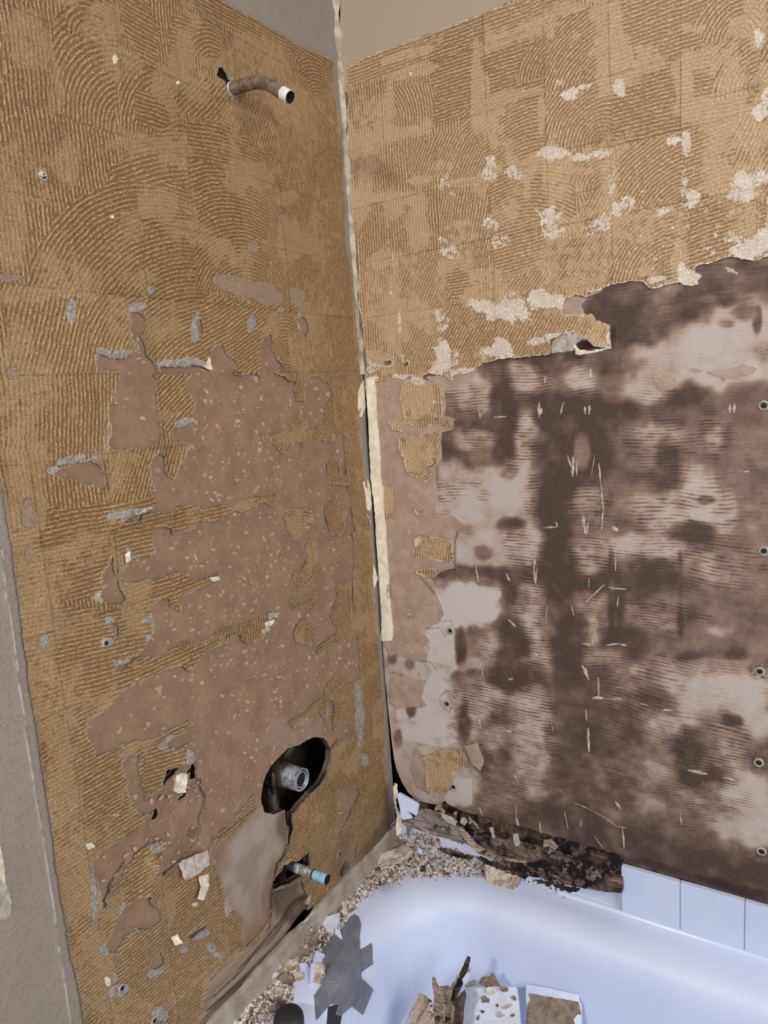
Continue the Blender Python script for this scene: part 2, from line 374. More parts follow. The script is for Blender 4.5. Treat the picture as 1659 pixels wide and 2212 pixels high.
M_ptfe = simple('white_thread_tape', lin(226, 220, 210), lin(196, 188, 176), 90, 0.8, 0.0003)
M_bore = simple('pipe_bore', lin(28, 34, 32), lin(20, 22, 22), 60, 0.9)
M_zinc = simple('zinc_thread', lin(196, 200, 212), lin(120, 124, 138), 90, 0.35, 0.0003, 200, 0.5, 0.5)
M_brass = simple('dirty_brass', lin(84, 72, 56), lin(46, 40, 34), 70, 0.5, 0.0006, 120, 0.5, 0.6)
def verdigris():
    g = N('verdigris_copper')
    n = g.noise(90, 5, 0.7); x = g.n('ShaderNodeSeparateXYZ', {0: g.pos()}).outputs[0]
    c = g.mix(g.step(g.noise(200, 4, 0.7), 0.4, 0.6), lin(128, 176, 204), lin(156, 190, 208))
    c2 = g.mix(g.step(n, 0.4, 0.55), lin(186, 198, 202), lin(120, 122, 116))
    c2 = g.mix(g.step(g.noise(150, 3), 0.6, 0.66), c2, lin(108, 66, 52))
    c = g.mix(g.step(x, 0.0625, 0.0615), c, c2)
    c = g.mix(g.step(x, 0.028, 0.018), c, lin(34, 36, 38))
    return g.fin(c, 0.6, g.bump(n, 0.0006, 0.6), 0.4, 0.1)
M_verd = verdigris()
M_ductape = simple('duct_tape_grey', lin(112, 114, 124), lin(100, 101, 110), 30, 0.45, 0.0002, 300, 0.4)
M_black = simple('dark_rubber', lin(44, 44, 48), lin(36, 36, 38), 30, 0.5)
def wood_mat(name, a, b, mould, amt, ax=(0.6, 1, 9)):
    g = N(name)
    n = g.noise(28, 6, 0.68, g.scaled(g.pos(), ax)); n2 = g.noise(45, 6, 0.7); n3 = g.noise(16, 4, 0.6)
    c = g.mix(g.step(n, 0.36, 0.62), a, b)
    c = g.mix(g.math('MULTIPLY', g.step(n2, 1.0 - amt, 1.0 - amt + 0.05), g.step(n3, 0.35, 0.55)), c, mould)
    return g.fin(c, 0.9, g.bump(g.math('ADD', n, g.math('MULTIPLY', n2, 0.4)), 0.003, 0.8), 0.2)
M_wood = wood_mat('rotten_wood', lin(74, 61, 54), lin(132, 113, 101), lin(26, 24, 26), 0.56)
M_wood2 = wood_mat('mouldy_black_wood', lin(60, 48, 42), lin(108, 88, 76), lin(26, 25, 28), 0.58)
M_wood3 = wood_mat('grey_weathered_wood', lin(98, 84, 75), lin(156, 146, 140), lin(56, 47, 44), 0.46)
M_splint = wood_mat('splintered_wood', lin(108, 92, 78), lin(172, 154, 136), lin(50, 44, 40), 0.48)
M_chip = [simple('chip_plaster', lin(214, 210, 208), lin(188, 180, 174), 90, 0.9, 0.0008),
          simple('chip_brown', lin(142, 124, 112), lin(112, 95, 84), 90, 0.9, 0.0008),
          simple('chip_tan', lin(188, 174, 158), lin(160, 142, 124), 90, 0.9, 0.0008),
          simple('chip_dark', lin(92, 78, 70), lin(56, 50, 48), 90, 0.9, 0.0008)]
M_screw = simple('rusty_screw', lin(58, 50, 46), lin(34, 30, 30), 200, 0.6, 0.0004, 400, 0.5, 0.5)
# ------------------------------------------------------------------ left wall (faces +x)
O5, O6, OA, OB, OC, OD = (0, 500), (400, 500), (0, 1000), (400, 1000), (0, 1500), (400, 1450)
c5 = lambda p: C(0, 500, K, p)
c6 = lambda p: C(400, 500, K, p)
cA = lambda p: C(0, 1000, K, p)
cB = lambda p: C(400, 1000, K, p)
cC = lambda p: C(0, 1500, K, p)
cD = lambda p: C(400, 1450, K, p)
cE = lambda p: C(450, 1812, 400 / 1659, p)
cF = lambda p: C(100, 1812, 400 / 1659, p)
b1 = c5([(820,508),(900,515),(918,560),(915,625),(885,665),(930,740),(940,790),(975,850),(985,880),(960,905),(985,960),(992,1030),(1005,1110),(1020,1170),(1008,1205),(1028,1250),(1025,1330),(1015,1362),(900,1385),(780,1400),(690,1392),(672,1340),(700,1290),(700,1240),(680,1180),(695,1110),(738,1100),(730,1060),(760,950),(762,898),(700,885),(630,895),(612,870),(610,775),(640,775),(700,800),(745,820),(790,820),(870,760),(875,725),(845,680),(835,640),(840,575),(820,540)])
b2 = c5([(1020,878),(1100,866),(1200,862),(1300,862),(1345,880),(1335,800),(1345,775),(1375,735),(1415,725)])
b2 += c6([(245,745),(270,800),(330,850),(320,885),(300,915),(370,918),(440,910),(470,938),(492,915),(480,880),(490,830),(480,780),(490,720),(500,695),(540,672),(550,700),(555,760),(580,810),(610,850),(620,880),(565,900),(620,930),(650,960),(690,965),(685,1010),(700,1085),(745,1085),(755,1040),(770,980),(785,935),(840,930),(880,960),(915,970),(930,1010),(950,1060),(925,1080),(890,1105),(875,1190),(880,1245),(840,1260),(775,1265),(765,1210),(720,1180),(700,1190),(668,1225),(670,1265),(600,1290),(560,1300),(520,1305),(480,1285),(470,1295),(490,1330),(505,1375),(520,1378),(540,1345),(570,1360),(595,1400),(625,1418),(660,1380),(700,1355),(735,1360),(745,1390),(800,1360),(860,1335),(930,1350),(980,1320),(1000,1300),(1015,1310),(1010,1400),(1020,1450),(1022,1550),(1015,1560),(990,1560),(985,1470),(930,1470),(895,1480),(900,1500),(905,1560),(910,1605)])
b2 += cB([(905,130),(1000,140),(1035,150),(1040,200),(1055,280),(1065,330),(1070,380),(1085,440),(1060,450),(1080,500),(1078,560),(1080,620),(1075,700),(1068,760),(1062,900),(1065,1030),(1060,900),(1060,760),(1040,748),(985,760),(960,800),(970,850),(955,900),(930,940),(922,980),(935,1020),(975,1060),(960,1100),(880,1150),(835,1195),(840,1215),(880,1190),(960,1150),(1000,1120),(1040,1130),(1095,1100),(1100,1180),(1115,1260),(1105,1300),(1115,1330),(1110,1380),(1080,1400),(1010,1410),(970,1370),(955,1350),(945,1380),(900,1420),(880,1450),(880,1490),(820,1540),(740,1600),(660,1650)])
b2 += cD([(655,345),(680,360),(740,330),(800,280),(850,255),(870,290),(895,330),(905,300),(905,180),(935,180),(945,240),(930,300),(935,370),(960,375),(1010,330),(1040,350),(1030,400),(985,440),(935,490),(800,600),(650,880),(660,950),(655,1010),(640,1120),(618,1190),(600,1240),(615,1330),(605,1430),(600,1500),(540,1580),(480,1659)])
b2 += cE([(330,960),(300,900),(330,700),(200,620),(130,480),(60,300),(20,100)])
b2 += cC([(1350,1140),(1350,1080),(1360,1000),(1345,960),(1330,990),(1200,1050),(1130,1075),(1080,1110),(1020,1150),(995,1120),(990,1070),(1050,1020),(1045,1000),(1030,930),(990,945),(920,980),(860,1030),(830,1080),(760,1180),(690,1270),(665,1310),(680,1340),(640,1380),(620,1200),(605,1110),(615,1060),(640,1010),(680,990),(740,965),(800,920),(870,860),(920,815),(960,800),(990,735),(960,760),(900,745),(870,750),(860,720),(840,680),(800,520),(780,435),(820,400),(880,385),(890,430),(880,450),(890,530),(905,600),(920,620),(925,690),(1000,625),(1060,590),(1150,470),(1250,440),(1255,345),(1245,340),(1240,300),(1180,325),(1130,345),(1070,335),(1065,310),(1100,280),(1180,235),(1230,190),(1200,165),(1150,190),(1080,225),(1000,265),(920,290),(850,290),(770,320),(700,365),(650,385),(605,400),(610,340),(600,310),(560,290),(545,240),(560,170),(640,120),(720,60),(760,0)])
b2 += cA([(820,1440),(880,1400),(960,1360),(1000,1350),(1080,1310),(1150,1290),(1180,1320)])
b2 += cB([(20,1320),(80,1270),(100,1240),(130,1220),(180,1190),(260,1150),(290,1110),(335,1105),(345,1140),(370,1160),(400,1150),(480,1130),(500,1090),(540,1060),(590,1000),(600,960),(540,965),(470,980),(400,1010),(340,1020),(230,1060),(150,1110),(60,1160)])
b2 += cA([(1180,1140),(1080,1190),(1030,1230),(980,1235),(940,1230),(860,1250),(810,1265),(870,1230),(920,1190),(960,1130),(985,1080),(990,1020),(975,1000),(965,960),(950,920),(1000,890),(1070,880),(1065,910),(1080,940),(1160,960),(1165,940),(1140,900),(1130,870),(1180,850),(1260,810),(1350,770),(1400,750),(1405,690),(1330,715),(1260,745),(1215,745),(1200,715),(1170,705),(1100,705),(1000,725),(960,745),(880,760),(800,765),(755,760),(775,820),(790,870),(760,910),(700,905),(640,890),(630,850),(635,780),(650,700),(685,640),(705,595),(725,600),(720,640),(730,680),(740,710),(790,700),(815,660),(830,620),(920,605),(1000,600),(1000,560),(978,500),(980,430),(1040,408),(1080,415),(1090,450),(1190,445)])
b2 += cB([(40,430),(80,380),(160,375),(245,375),(240,345),(270,330),(320,305),(350,315),(400,290),(440,270),(500,255),(550,290),(585,240),(590,195),(530,180),(480,185),(440,215),(330,250),(200,270),(100,290),(60,268)])
b2 += cA([(1180,268),(1110,270),(1105,300),(1080,318),(960,318),(900,330),(880,370),(800,385),(750,390),(755,350),(850,345),(900,310),(1000,275),(985,240),(965,215),(960,150)])
b2 += c5([(975,1650),(980,1600),(965,1540),(960,1480),(980,1440),(1010,1415),(1040,1430),(1055,1480),(1050,1540),(1080,1570),(1110,1585),(1135,1520),(1165,1450),(1190,1400),(1230,1370),(1215,1350),(1120,1350),(1085,1350),(1075,1310),(1090,1275),(1160,1250),(1200,1230),(1225,1150),(1240,1100),(1215,1030),(1180,1010),(1185,970),(1215,935),(1222,900),(1100,905),(1030,902)])
bare = [b1, b2,
  cC([(940,1285),(955,1330),(1000,1350),(1020,1400),(1025,1450),(950,1500),(880,1510),(850,1500),(780,1570),(740,1640),(690,1640),(675,1600),(700,1540),(740,1440),(800,1350),(850,1320),(900,1290)]),
  c5([(345,1550),(400,1520),(470,1490),(570,1465),(640,1500),(655,1560),(645,1640),(630,1655),(580,1610),(520,1610),(480,1580),(380,1580)]),
  cA([(690,1030),(730,1020),(760,1040),(765,1110),(720,1120),(700,1080)]),
  cA([(735,1335),(760,1295),(805,1285),(810,1300),(770,1330)]),
  cF([(930,1140),(960,1080),(1010,1020),(1030,1050),(1040,1120),(960,1165)]),
  cD([(965,770),(1090,740),(1110,780),(1060,870),(1010,990),(965,1070),(950,1000),(985,900)]),
  cD([(1015,1190),(1040,1180),(1090,1110),(1075,1200),(1030,1290),(1010,1330)]),
  c6([(705,560),(740,545),(765,580),(780,640),(765,690),(745,670),(725,650),(735,620)]),
  c5([(1255,575),(1280,570),(1292,640),(1270,640)]),
  cF([(1250,880),(1290,830),(1400,765),(1440,760),(1400,800),(1270,900)])]
isles = [cB([(625,345),(650,320),(690,300),(740,285),(790,285),(812,320),(805,390),(780,395),(750,420),(740,460),(720,480),(680,497),(675,460),(650,440),(640,400)]),
  cB([(885,270),(905,240),(945,240),(965,275),(1010,270),(1025,290),(1035,325),(1020,345),(1020,440),(990,460),(940,465),(920,475),(915,430),(905,380),(885,340)]),
  cB([(765,520),(800,495),(830,510),(838,580),(845,660),(825,730),(770,790),(715,830),(705,780),(685,720),(690,690),(740,665),(760,640),(770,580)]),
  cB([(665,880),(720,850),(790,840),(830,850),(832,900),(820,940),(740,930),(690,930)]),
  cB([(700,1040),(740,1005),(780,1005),(815,1040),(825,1080),(838,1110),(800,1150),(740,1165),(700,1145),(690,1100)]),
  cD([(450,790),(430,785),(405,800),(400,850),(350,880),(300,940),(240,1000),(160,1080),(150,1130),(175,1145),(230,1080),(300,1050),(350,1000),(380,960),(440,910),(455,880)]),
  c6([(900,1480),(960,1470),(988,1480),(990,1560),(1022,1565),(1020,1620),(910,1605)])]
holesL = [cD([(830,420),(880,425),(910,450),(925,490),(925,560),(905,640),(860,720),(800,780),(740,850),(700,905),(680,905),(690,1000),(660,1090),(622,1190),(640,1120),(655,1010),(645,930),(640,890),(570,915),(510,905),(495,860),(485,820),(500,700),(540,610),(600,540),(660,485),(720,475),(780,440)]),
  cD([(620,1240),(700,1205),(735,1175),(775,1158),(785,1240),(770,1300),(745,1330),(720,1370),(690,1390),(610,1425),(615,1330),(635,1280)]),
  C(440, 120, 240/1659, [(200,190),(235,170),(270,180),(290,230),(330,280),(345,350),(385,400),(420,440),(430,600),(350,520),(290,380),(210,340),(175,295)]),
  cC([(1065,485),(1100,470),(1140,465),(1130,510),(1080,555),(1050,595),(1042,575),(1055,530)]),
  cC([(1238,405),(1250,470),(1255,540),(1200,545),(1213,490),(1232,470)]),
  cC([(1195,575),(1215,590),(1215,620),(1190,665),(1140,692),(1112,732),(1105,722),(1150,682),(1185,640),(1200,610)]),
  cC([(975,795),(1000,750),(1022,730),(1027,770),(1005,800),(985,806)]),
  cE([(1170,118),(1150,130),(1160,145)]),
  cA([(655,1150),(672,1142),(685,1160),(668,1172)])]
PITCH = 0.0062
horiz = [(300, 1990), None]
def hdir(u, v): return ((u, v), (u + 0.1, v))
# trowel strokes: (region in pixels, two or three pixels on one ridge, pitch factor)
strokesL = [
  (None, 'V'),
  ([(-200,1440),(900,1360),(900,2500),(-200,2500)], 'H'),
  (C(0,0,K,[(0,0),(380,0),(370,160),(300,300),(360,700),(430,1300),(0,1250)]), C(0,0,K,[(60,700),(110,1100)])),
  (C(0,0,K,[(360,100),(520,-20),(720,0),(740,330),(740,860),(360,740),(300,300)]), C(0,0,K,[(420,720),(470,450),(620,330)])),
  (C(0,0,K,[(380,-60),(720,-60),(700,190),(600,240),(400,200)]), C(0,0,K,[(420,130),(520,40),(660,90)])),
  (C(0,0,K,[(740,360),(870,340),(1000,480),(1180,760),(1100,860),(880,870),(780,860)]), C(0,0,K,[(745,860),(800,540),(1010,400)])),
  (C(0,0,K,[(860,590),(1000,620),(1100,740),(1040,860),(870,780)]), C(0,0,K,[(870,660),(1050,720)])),
  (C(0,0,K,[(760,-50),(900,-50),(1020,200),(1000,480),(860,340),(760,200)]), C(0,0,K,[(830,60),(1000,170)])),
  (C(0,0,K,[(1080,100),(1230,100),(1230,380),(1080,400)]), C(0,0,K,[(1100,190),(1230,240)])),
  (C(0,0,K,[(1230,100),(1430,160),(1430,400),(1230,380)]), C(0,0,K,[(1240,290),(1320,255),(1400,290)])),
  (C(0,0,K,[(1030,-60),(1659,-60),(2400,500),(1659,300),(1430,160)]), C(0,0,K,[(1260,20),(1500,150)])),
  (C(0,0,K,[(1040,540),(1460,500),(1480,800),(1140,740)]), C(0,0,K,[(1150,720),(1300,560)])),
  (C(0,0,K,[(700,1100),(880,870),(1130,800),(1480,780),(1800,1100),(1800,1500),(1400,1500),(700,1300)]), C(0,0,K,[(700,1180),(1100,1060),(1600,1130)])),
  (C(0,0,K,[(400,760),(740,860),(700,1100),(560,1210),(440,1200)]), C(0,0,K,[(560,800),(600,1150)])),
  (C(0,0,K,[(440,1300),(700,1150),(1300,1200),(1700,1300),(1659,1900),(1250,1750),(940,1900),(160,1900),(180,1640)]), C(0,0,K,[(250,1640),(450,1370),(800,1200)])),
  (C(0,0,K,[(780,1350),(1250,1350),(1350,1700),(1300,1960),(700,2000),(700,1600)]), C(0,0,K,[(640,1960),(950,1640),(1200,1600)])),
  (C(400,0,K,[(0,1000),(520,1150),(540,1480),(500,1900),(50,1850),(50,1480)]), C(400,0,K,[(50,1300),(280,1250),(500,1330)])),
  (C(400,0,K,[(530,1180),(640,1230),(650,1659),(660,2000),(560,1950),(520,1500)]), C(400,0,K,[(540,1330),(620,1600)])),
  (C(400,0,K,[(600,1250),(870,1280),(880,1659),(650,1659)]), C(400,0,K,[(720,1320),(820,1560)])),
  (C(400,0,K,[(700,350),(980,420),(980,620),(820,600),(740,560)]), C(400,0,K,[(740,400),(860,410),(960,520)])),
  (C(400,0,K,[(300,640),(560,700),(560,1050),(420,900)]), C(400,0,K,[(470,900),(520,700)])),
  (c5([(0,330),(560,380),(600,900),(80,900)]), c5([(300,700),(360,450)])),
  (c5([(500,400),(900,420),(880,800),(600,800)]), c5([(600,690),(660,560),(760,440)])),
  (c5([(900,430),(1300,460),(1310,880),(1000,900),(930,720)]), c5([(950,640),(1080,540),(1230,480)])),
  (c6([(120,400),(700,480),(520,930),(260,930),(100,800)]), c6([(200,610),(340,520)])),
  (c6([(540,500),(680,520),(700,900),(560,900)]), c6([(560,640),(620,600),(680,620)])),
  (c6([(780,500),(930,500),(930,900),(740,900)]), 'V'),
  (c5([(0,900),(250,900),(780,900),(760,1400),(200,1400),(0,1420)]), c5([(400,960),(405,1380)])),
  (c5([(980,900),(1250,900),(1250,1300),(1040,1300)]), c5([(1020,1020),(1110,920)])),
  (c5([(650,1400),(1240,1340),(1140,1600),(980,1740),(690,1720)]), c5([(720,1690),(800,1430)])),
  (cA([(200,0),(700,0),(700,240),(230,300)]), 'V'),
  (cA([(220,300),(1000,230),(1660,180),(1700,420),(1000,640),(700,560),(230,440)]), 'H'),
  (cA([(60,430),(700,520),(650,850),(100,900)]), cA([(120,600),(400,540),(660,480)])),
  (cA([(760,740),(1420,680),(1400,800),(950,980),(760,960)]), cA([(800,900),(1300,720)])),
  (cA([(100,900),(990,950),(900,1300),(700,1500),(200,1659)]), cA([(300,1120),(900,990)])),
  (c6([(460,1160),(880,1240),(860,1400),(580,1420)]), c6([(620,1400),(720,1270)])),
  (c6([(870,1080),(1000,1080),(980,1250),(870,1250)]), c6([(890,1190),(960,1110)])),
  (cB([(620,260),(830,260),(830,500),(640,500)]), cB([(640,380),(700,330),(800,330)])),
  (cB([(680,480),(850,480),(850,700),(740,700)]), 'V'),
  (cB([(680,660),(850,640),(760,840),(700,840)]), cB([(700,740),(800,680)])),
  (cB([(660,840),(840,840),(840,950),(660,950)]), cB([(700,920),(740,860)])),
  (cB([(680,1000),(850,1000),(850,1170),(680,1170)]), cB([(700,1100),(740,1060),(810,1100)])),
  (cD([(930,170),(1090,170),(1080,380),(930,380)]), cD([(940,340),(1000,250)])),
  (cD([(900,500),(1130,400),(1150,760),(900,760)]), cD([(960,700),(1060,600)])),
  (cD([(700,760),(950,700),(960,1000),(700,1000)]), 'V'),
  (cD([(960,760),(1120,760),(1000,1060)]), 'H'),
  (cD([(620,1000),(960,1000),(1000,1300),(800,1500),(620,1250)]), cD([(640,1200),(740,1080),(760,900)])),
  (cD([(1120,0),(1340,0),(1340,1100),(1160,1000)]), 'V'),
  (cC([(920,290),(1250,330),(1140,470),(920,680)]), cC([(930,420),(1200,330)])),
]
blobsFlatL = [  # scraped thin, pale (pixels)
  (60,100,60,60,.7),(225,40,50,50,.6),(390,120,25,60,.75),(120,200,25,60,.55),(255,150,12,20,.6),(345,190,25,30,.7),
  (40,40,50,30,.6),(480,150,60,30,.6),(560,120,80,50,.6),(620,230,60,60,.65),(640,300,50,30,.55),(300,310,70,25,.7),(380,335,40,30,.75),
  (340,440,50,35,.7),(420,500,40,30,.55),(540,370,60,25,.65),(620,430,25,20,.8),(640,530,60,25,.85),(700,640,50,40,.5),(670,760,60,40,.55),
  (30,350,40,60,.6),(20,500,35,100,.75),(80,640,80,25,.75),(150,340,25,60,.7),(60,820,60,60,.6),(40,740,40,90,.55),(300,600,60,20,.55),
  (50,1020,40,120,.65),(60,1100,40,60,.7),(110,1260,60,40,.6),(90,1350,50,60,.8),(80,1440,40,60,.6),(110,1560,50,50,.6),(130,1720,40,110,.65),
  (160,1900,50,100,.65),(200,2060,50,60,.6),(180,2140,60,60,.45),(280,2180,60,40,.5),(500,250,40,30,.5),(700,420,20,90,.45),(560,300,60,40,.4),
  (730,470,12,60,.5),(420,200,30,40,.6),(500,320,50,30,.45)]
blobsSmoothL = [(500,615,48,20,.95,18),(560,632,60,24,.95,12),(640,640,16,22,.9),(543,535,12,14,.9),(605,470,8,10,.6),
  (60,1110,18,35,.9),(60,1190,12,22,.8),(95,1390,12,18,.9),(195,1830,16,14,.9),(15,600,40,10,.8),(205,1950,8,50,.9),(25,805,20,18,.7),
  (310,1985+150,0.1,0.1,.1),(180,2080,14,12,.5)]
blobsGreyL = [(152,678,11,28,1),(420,705,9,34,1,8),(322,628,8,10,1),(290,665,22,10,.9,-20),(262,763,28,8,.9,-15),(385,785,55,9,.9),(400,910,20,10,.95,-20),
  (112,1015,14,10,1),(205,985,14,10,.8),(155,990,35,8,.8,-15),(260,1110,40,8,1,-10),(275,1195,6,14,.9),(210,1290,12,9,1),(235,1340,10,10,.8),(230,1385,14,9,1),
  (258,1432,12,8,1),(95,1385,8,14,.9),(320,1335,20,7,.8,-30),(318,1380,8,14,.8),(540,700,10,30,1,10),(605,670,8,6,1),(645,690,6,22,.9),
  (360,1605,20,10,.8,-40),(405,1640,14,24,.9),(240,1760,20,6,.7),(335,1830,12,14,1),(262,1960,8,16,1),(200,1940,6,50,.8),(420,1530,30,6,.7),
  (225,2050,14,16,1),(333,2100,18,10,.9,-30),(245,2110,8,10,1),(250,2140,22,12,.9,-20),(340,2190,16,16,.9),(455,2045,9,9,1),(465,2062,14,8,1),
  (395,2050,10,8,1),(430,2020,20,8,.9,-25),(470,1850,12,24,1,15),(490,1950,7,28,.9),(410,1280,30,4,.8,-25),(718,955,5,30,.8),(775,1560,9,50,.9),(785,1640,8,14,1),(770,1500,6,40,.8),
  (500,250,6,14,.4),(500,190,16,30,.5),(610,900,5,5,.3)]
LW = Wall('L', -0.004, 1.02, 0.40, 2.30, 0.0022)
LX = 0.004                                              # thickness of torn layers
def build_left():
    W = LW; U, V = W.U, W.V
    jag = W.jag()
    b = np.full(U.shape, -T)
    for p in bare: b = np.maximum(b, W.sdf(p))
    for p in isles: b = np.minimum(b, -W.sdf(p))
    b = b + jag
    # outer limits of the adhesive: paint above, the painted wall at the left, caulk at the corner
    field = W.poly([(900,150),(735,137),(700,118),(640,95),(600,68),(545,35),(500,14),(480,0),prL(0.50,2.10),prL(0.75,2.105),prL(1.10,2.10),(-200,700),(-14,1000),(15,1135),(25,1219),(34,1287),(54,1422),(70,1534),(91,1675),(108,1787),(121,1881),(135,1972),(148,2053),(160,2101),(174,2170),(200,2330),(210,2420),(900,2420),(900,1700)])
    lim = poly_sdf(U, V, field) + 0.4 * jag
    gap = W.poly([(718,138),(722,200),(732,270),(738,320),(744,440),(748,545),(758,580),(765,680),(774,790),(782,830),(778,880),(768,905),(770,915),(782,1000),(788,1040),(798,1130),(805,1270),(815,1380),(820,1450),(828,1520),(830,1640),(838,1760),(842,1790),(800,1848),(756,1905),(700,1960),(672,1990),(672,1975),(900,1975),(900,100),(735,100)])
    cg = poly_sdf(U, V, gap) + 0.5 * jag
    hole = np.full(U.shape, -T)
    for p in holesL: hole = np.maximum(hole, W.sdf(p))
    hole = hole + 0.5 * jag
    low = W.poly([(900,1800),(842,1800),(800,1848),(756,1905),(700,1962),(675,1985),(660,1995),(600,2042),(560,2062),(520,2085),(480,2100),(440,2150),(400,2250),(400,2500),(1100,2500)])
    rot = poly_sdf(U, V, low)
    rot2 = poly_sdf(U, V, W.poly(cE([(1300,330),(1100,500),(920,650),(930,560),(880,400),(780,470),(640,500),(620,560),(540,780),(410,960),(330,960),(170,1090),(0,1270),(-100,1659),(400,1659),(1500,700)])))
    coat = np.minimum(np.minimum(-b, lim), np.minimum(-cg, -hole))
    coat = np.minimum(coat, -rot2 - 0.4 * jag)
    z0 = 0 * U
    # relief
    und = 0.0035 * vnoise(U, V, 0.11, 3) + 0.0012 * vnoise(U, V, 0.03, 4)
    dent = z0.copy()
    for (x, y, r, dd) in ((640,1945,48,-0.022),(600,1900,60,-0.012),(655,1740,25,-0.003),(745,1885,16,-0.012),(360,1720,40,-0.004),(350,1740,30,-0.002)):
        dent += dd * np.exp(-((W.PX - x) ** 2 + (W.PY - y) ** 2) / (r * r))
    bend = 0.012 * np.exp(-((W.PX - 640) ** 2 / 900 + (W.PY - 1850) ** 2 / 1600))
    dn = dent + bend * 0.6
    # ---- board (structure)
    paint = -np.minimum(lim, 0.02)                       # outside the field
    skin = np.zeros((len(U), 4))
    skin[:, 0] = np.clip(0.5 + rot2 / 0.008, 0, 1)
    pl = z0.copy(); W.blobs(pl, [(560,1830,55,110,.9,20),(520,1930,60,60,.8,20),(470,1990,40,60,.4),(640,1600,70,40,.25)], soft=0.8)
    W.line(pl, [(0,1189),(10,1287),(25,1364),(40,1472),(51,1560),(54,1584),(73,1702),(88,1790),(105,1898),(118,1993),(125,2040),(134,2096),(150,2210)], 1.8, 0.6); skin[:, 1] = pl; skin[:, 2] = np.clip(0.5 + np.maximum(paint, cg) / 0.002, 0, 1)
    di = z0.copy(); W.blobs(di, [(620,1790,22,40,.6,-10),(640,1950,40,40,.65),(740,1890,14,30,.75,20),(700,1975,30,10,.6,-45),(760,1905,30,8,.7,-45),(830,1820,30,8,.7,-45),(812,1815,20,14,.5)], soft=0.8)  # shade in the bent-back recess and wedge painted dark
    skin[:, 3] = di
    for pts_, w_ in ((cE([(0,1290),(180,1095),(330,962),(410,948),(560,790),(640,600)]), 5), (cE([(60,1420),(300,1180),(420,1020),(560,860),(800,650),(925,545)]), 4), (cE([(0,1545),(300,1275),(560,1020),(800,770),(930,660)]), 5), (cE([(1160,150),(1120,190),(1080,250)]), 5), (cE([(870,210),(905,240),(950,170)]), 6), (cE([(1200,180),(1230,260),(1215,380),(1180,420),(1100,500)]), 7), (cD([(925,500),(945,470),(970,440)]), 5), (cD([(100,690),(105,760),(130,800),(125,870),(95,930),(95,1000)]), 3),
            (cC([(800,1080),(700,1230),(680,1310)]), 5), (cC([(1180,1190),(1250,1150),(1340,1120)]), 7)):
        W.line(di, pts_, w_, 0.9)
    skin[:, 3] = di
    sag = poly_sdf(U, V, W.poly(cC([(1250,440),(1258,540),(1290,570),(1300,640),(1322,700),(1310,780),(1285,850),(1270,930),(1180,1030),(1100,1090),(1000,1150),(990,1000),(860,1030),(700,1250),(620,1250),(600,1080),(740,965),(870,860),(960,800),(1000,740),(1050,600),(1150,470)]))) + 0.5 * jag
    knock = poly_sdf(U, V, W.poly(cC([(1205,890),(1230,860),(1260,852),(1280,870),(1275,900),(1240,920),(1210,915)])))
    skin[:, 3] = np.maximum(skin[:, 3], 0.75 * np.exp(-((sag + 0.0004) / 0.0010) ** 2) * (W.PX > 370))  # dark line along the sunken edge, its shadow painted in
    skin[:, 3] = np.maximum(skin[:, 3], 0.35 * np.clip(0.5 + knock / 0.002, 0, 1))  # knocked-in hole darkened, its shade put into the colour
    dn = dn - 0.003 * np.clip(0.5 + sag / 0.0025, 0, 1) - 0.004 * np.clip(0.5 + knock / 0.0025, 0, 1)
    bottom = V - (0.4435 + 0.004 * vnoise(U, V, 0.05, 77))
    f = np.minimum(-hole, bottom)
    h = und + dn - 0.0025 * np.clip(0.5 + rot2 / 0.006, 0, 1)
    bead = poly_sdf(U, V, W.poly([(-300,1000),(0,1189),(10,1287),(25,1364),(40,1472),(51,1560),(54,1584),(73,1702),(88,1790),(105,1898),(118,1993),(125,2040),(134,2096),(150,2210),(180,2420),(-600,2500)])) + 0.3 * jag
    h = h + 0.0012 * np.clip(bead / 0.003, 0, 1) + 0.0016 * np.exp(-(bead / 0.0022) ** 2)
    # painted part stands a little proud with its bead at the edge
    h = h + 0.0015 * np.clip(paint / 0.002, 0, 1)
    t, A, e = clip(W.tris, f, dict(u=U, v=V, h=h, s=skin))
    co = W.co(A['u'], A['v'], A['h']); back = W.co(A['u'], A['v'], A['h'] - 0.012)
    co2, t2, us = skirt(co, back, t, e)
    o = fast_mesh('wall_left', co2, t2, M_baseL); put_col(o, 'skin', np.concatenate([A['s'], A['s'][us] * [0, 0, 0, 1] + [0.6, 0, 0, 0]]))
    tag(o, 'left wall of torn brown board with old golden tile adhesive', 'wall', kind='structure')
    # ---- adhesive
    d = np.clip(coat, 0, T)
    flat = 0.21 + 0.9 * fbm(U, V, 0.06, 21, 3); W.blobs(flat, blobsFlatL, soft=0.9)
    cu = (U - 0.0098) / S; cv = (V - ZO) / S
    ci = np.floor(cu).astype(int); cj = np.floor(cv).astype(int); rr = np.random.RandomState(4).rand(64, 64)
    tone = rr[ci % 64, cj % 64]
    jd = np.minimum(abs(cu - np.round(cu)), abs(cv - np.round(cv))) * S
    joint = np.clip(1 - jd / 0.0035, 0, 1)
    flat = flat + 0.16 * np.clip(1 - jd / 0.02, 0, 1) + 0.12 * (rr[(ci + 9) % 64, cj % 64] - 0.5)
    right = np.clip((W.PX - 560) / 160, 0, 1); tone = tone * 0.8 * (1 - 0.5 * right)
    sm = z0.copy(); W.blobs(sm, blobsSmoothL, soft=0.4)
    sm = np.maximum(sm, np.clip(1 - lim / 0.012, 0, 1) * (W.PY < 200) * (W.PX > 500) * 0.9)
    gr = z0.copy(); W.blobs(gr, blobsGreyL, soft=0.4, wob=0.35)
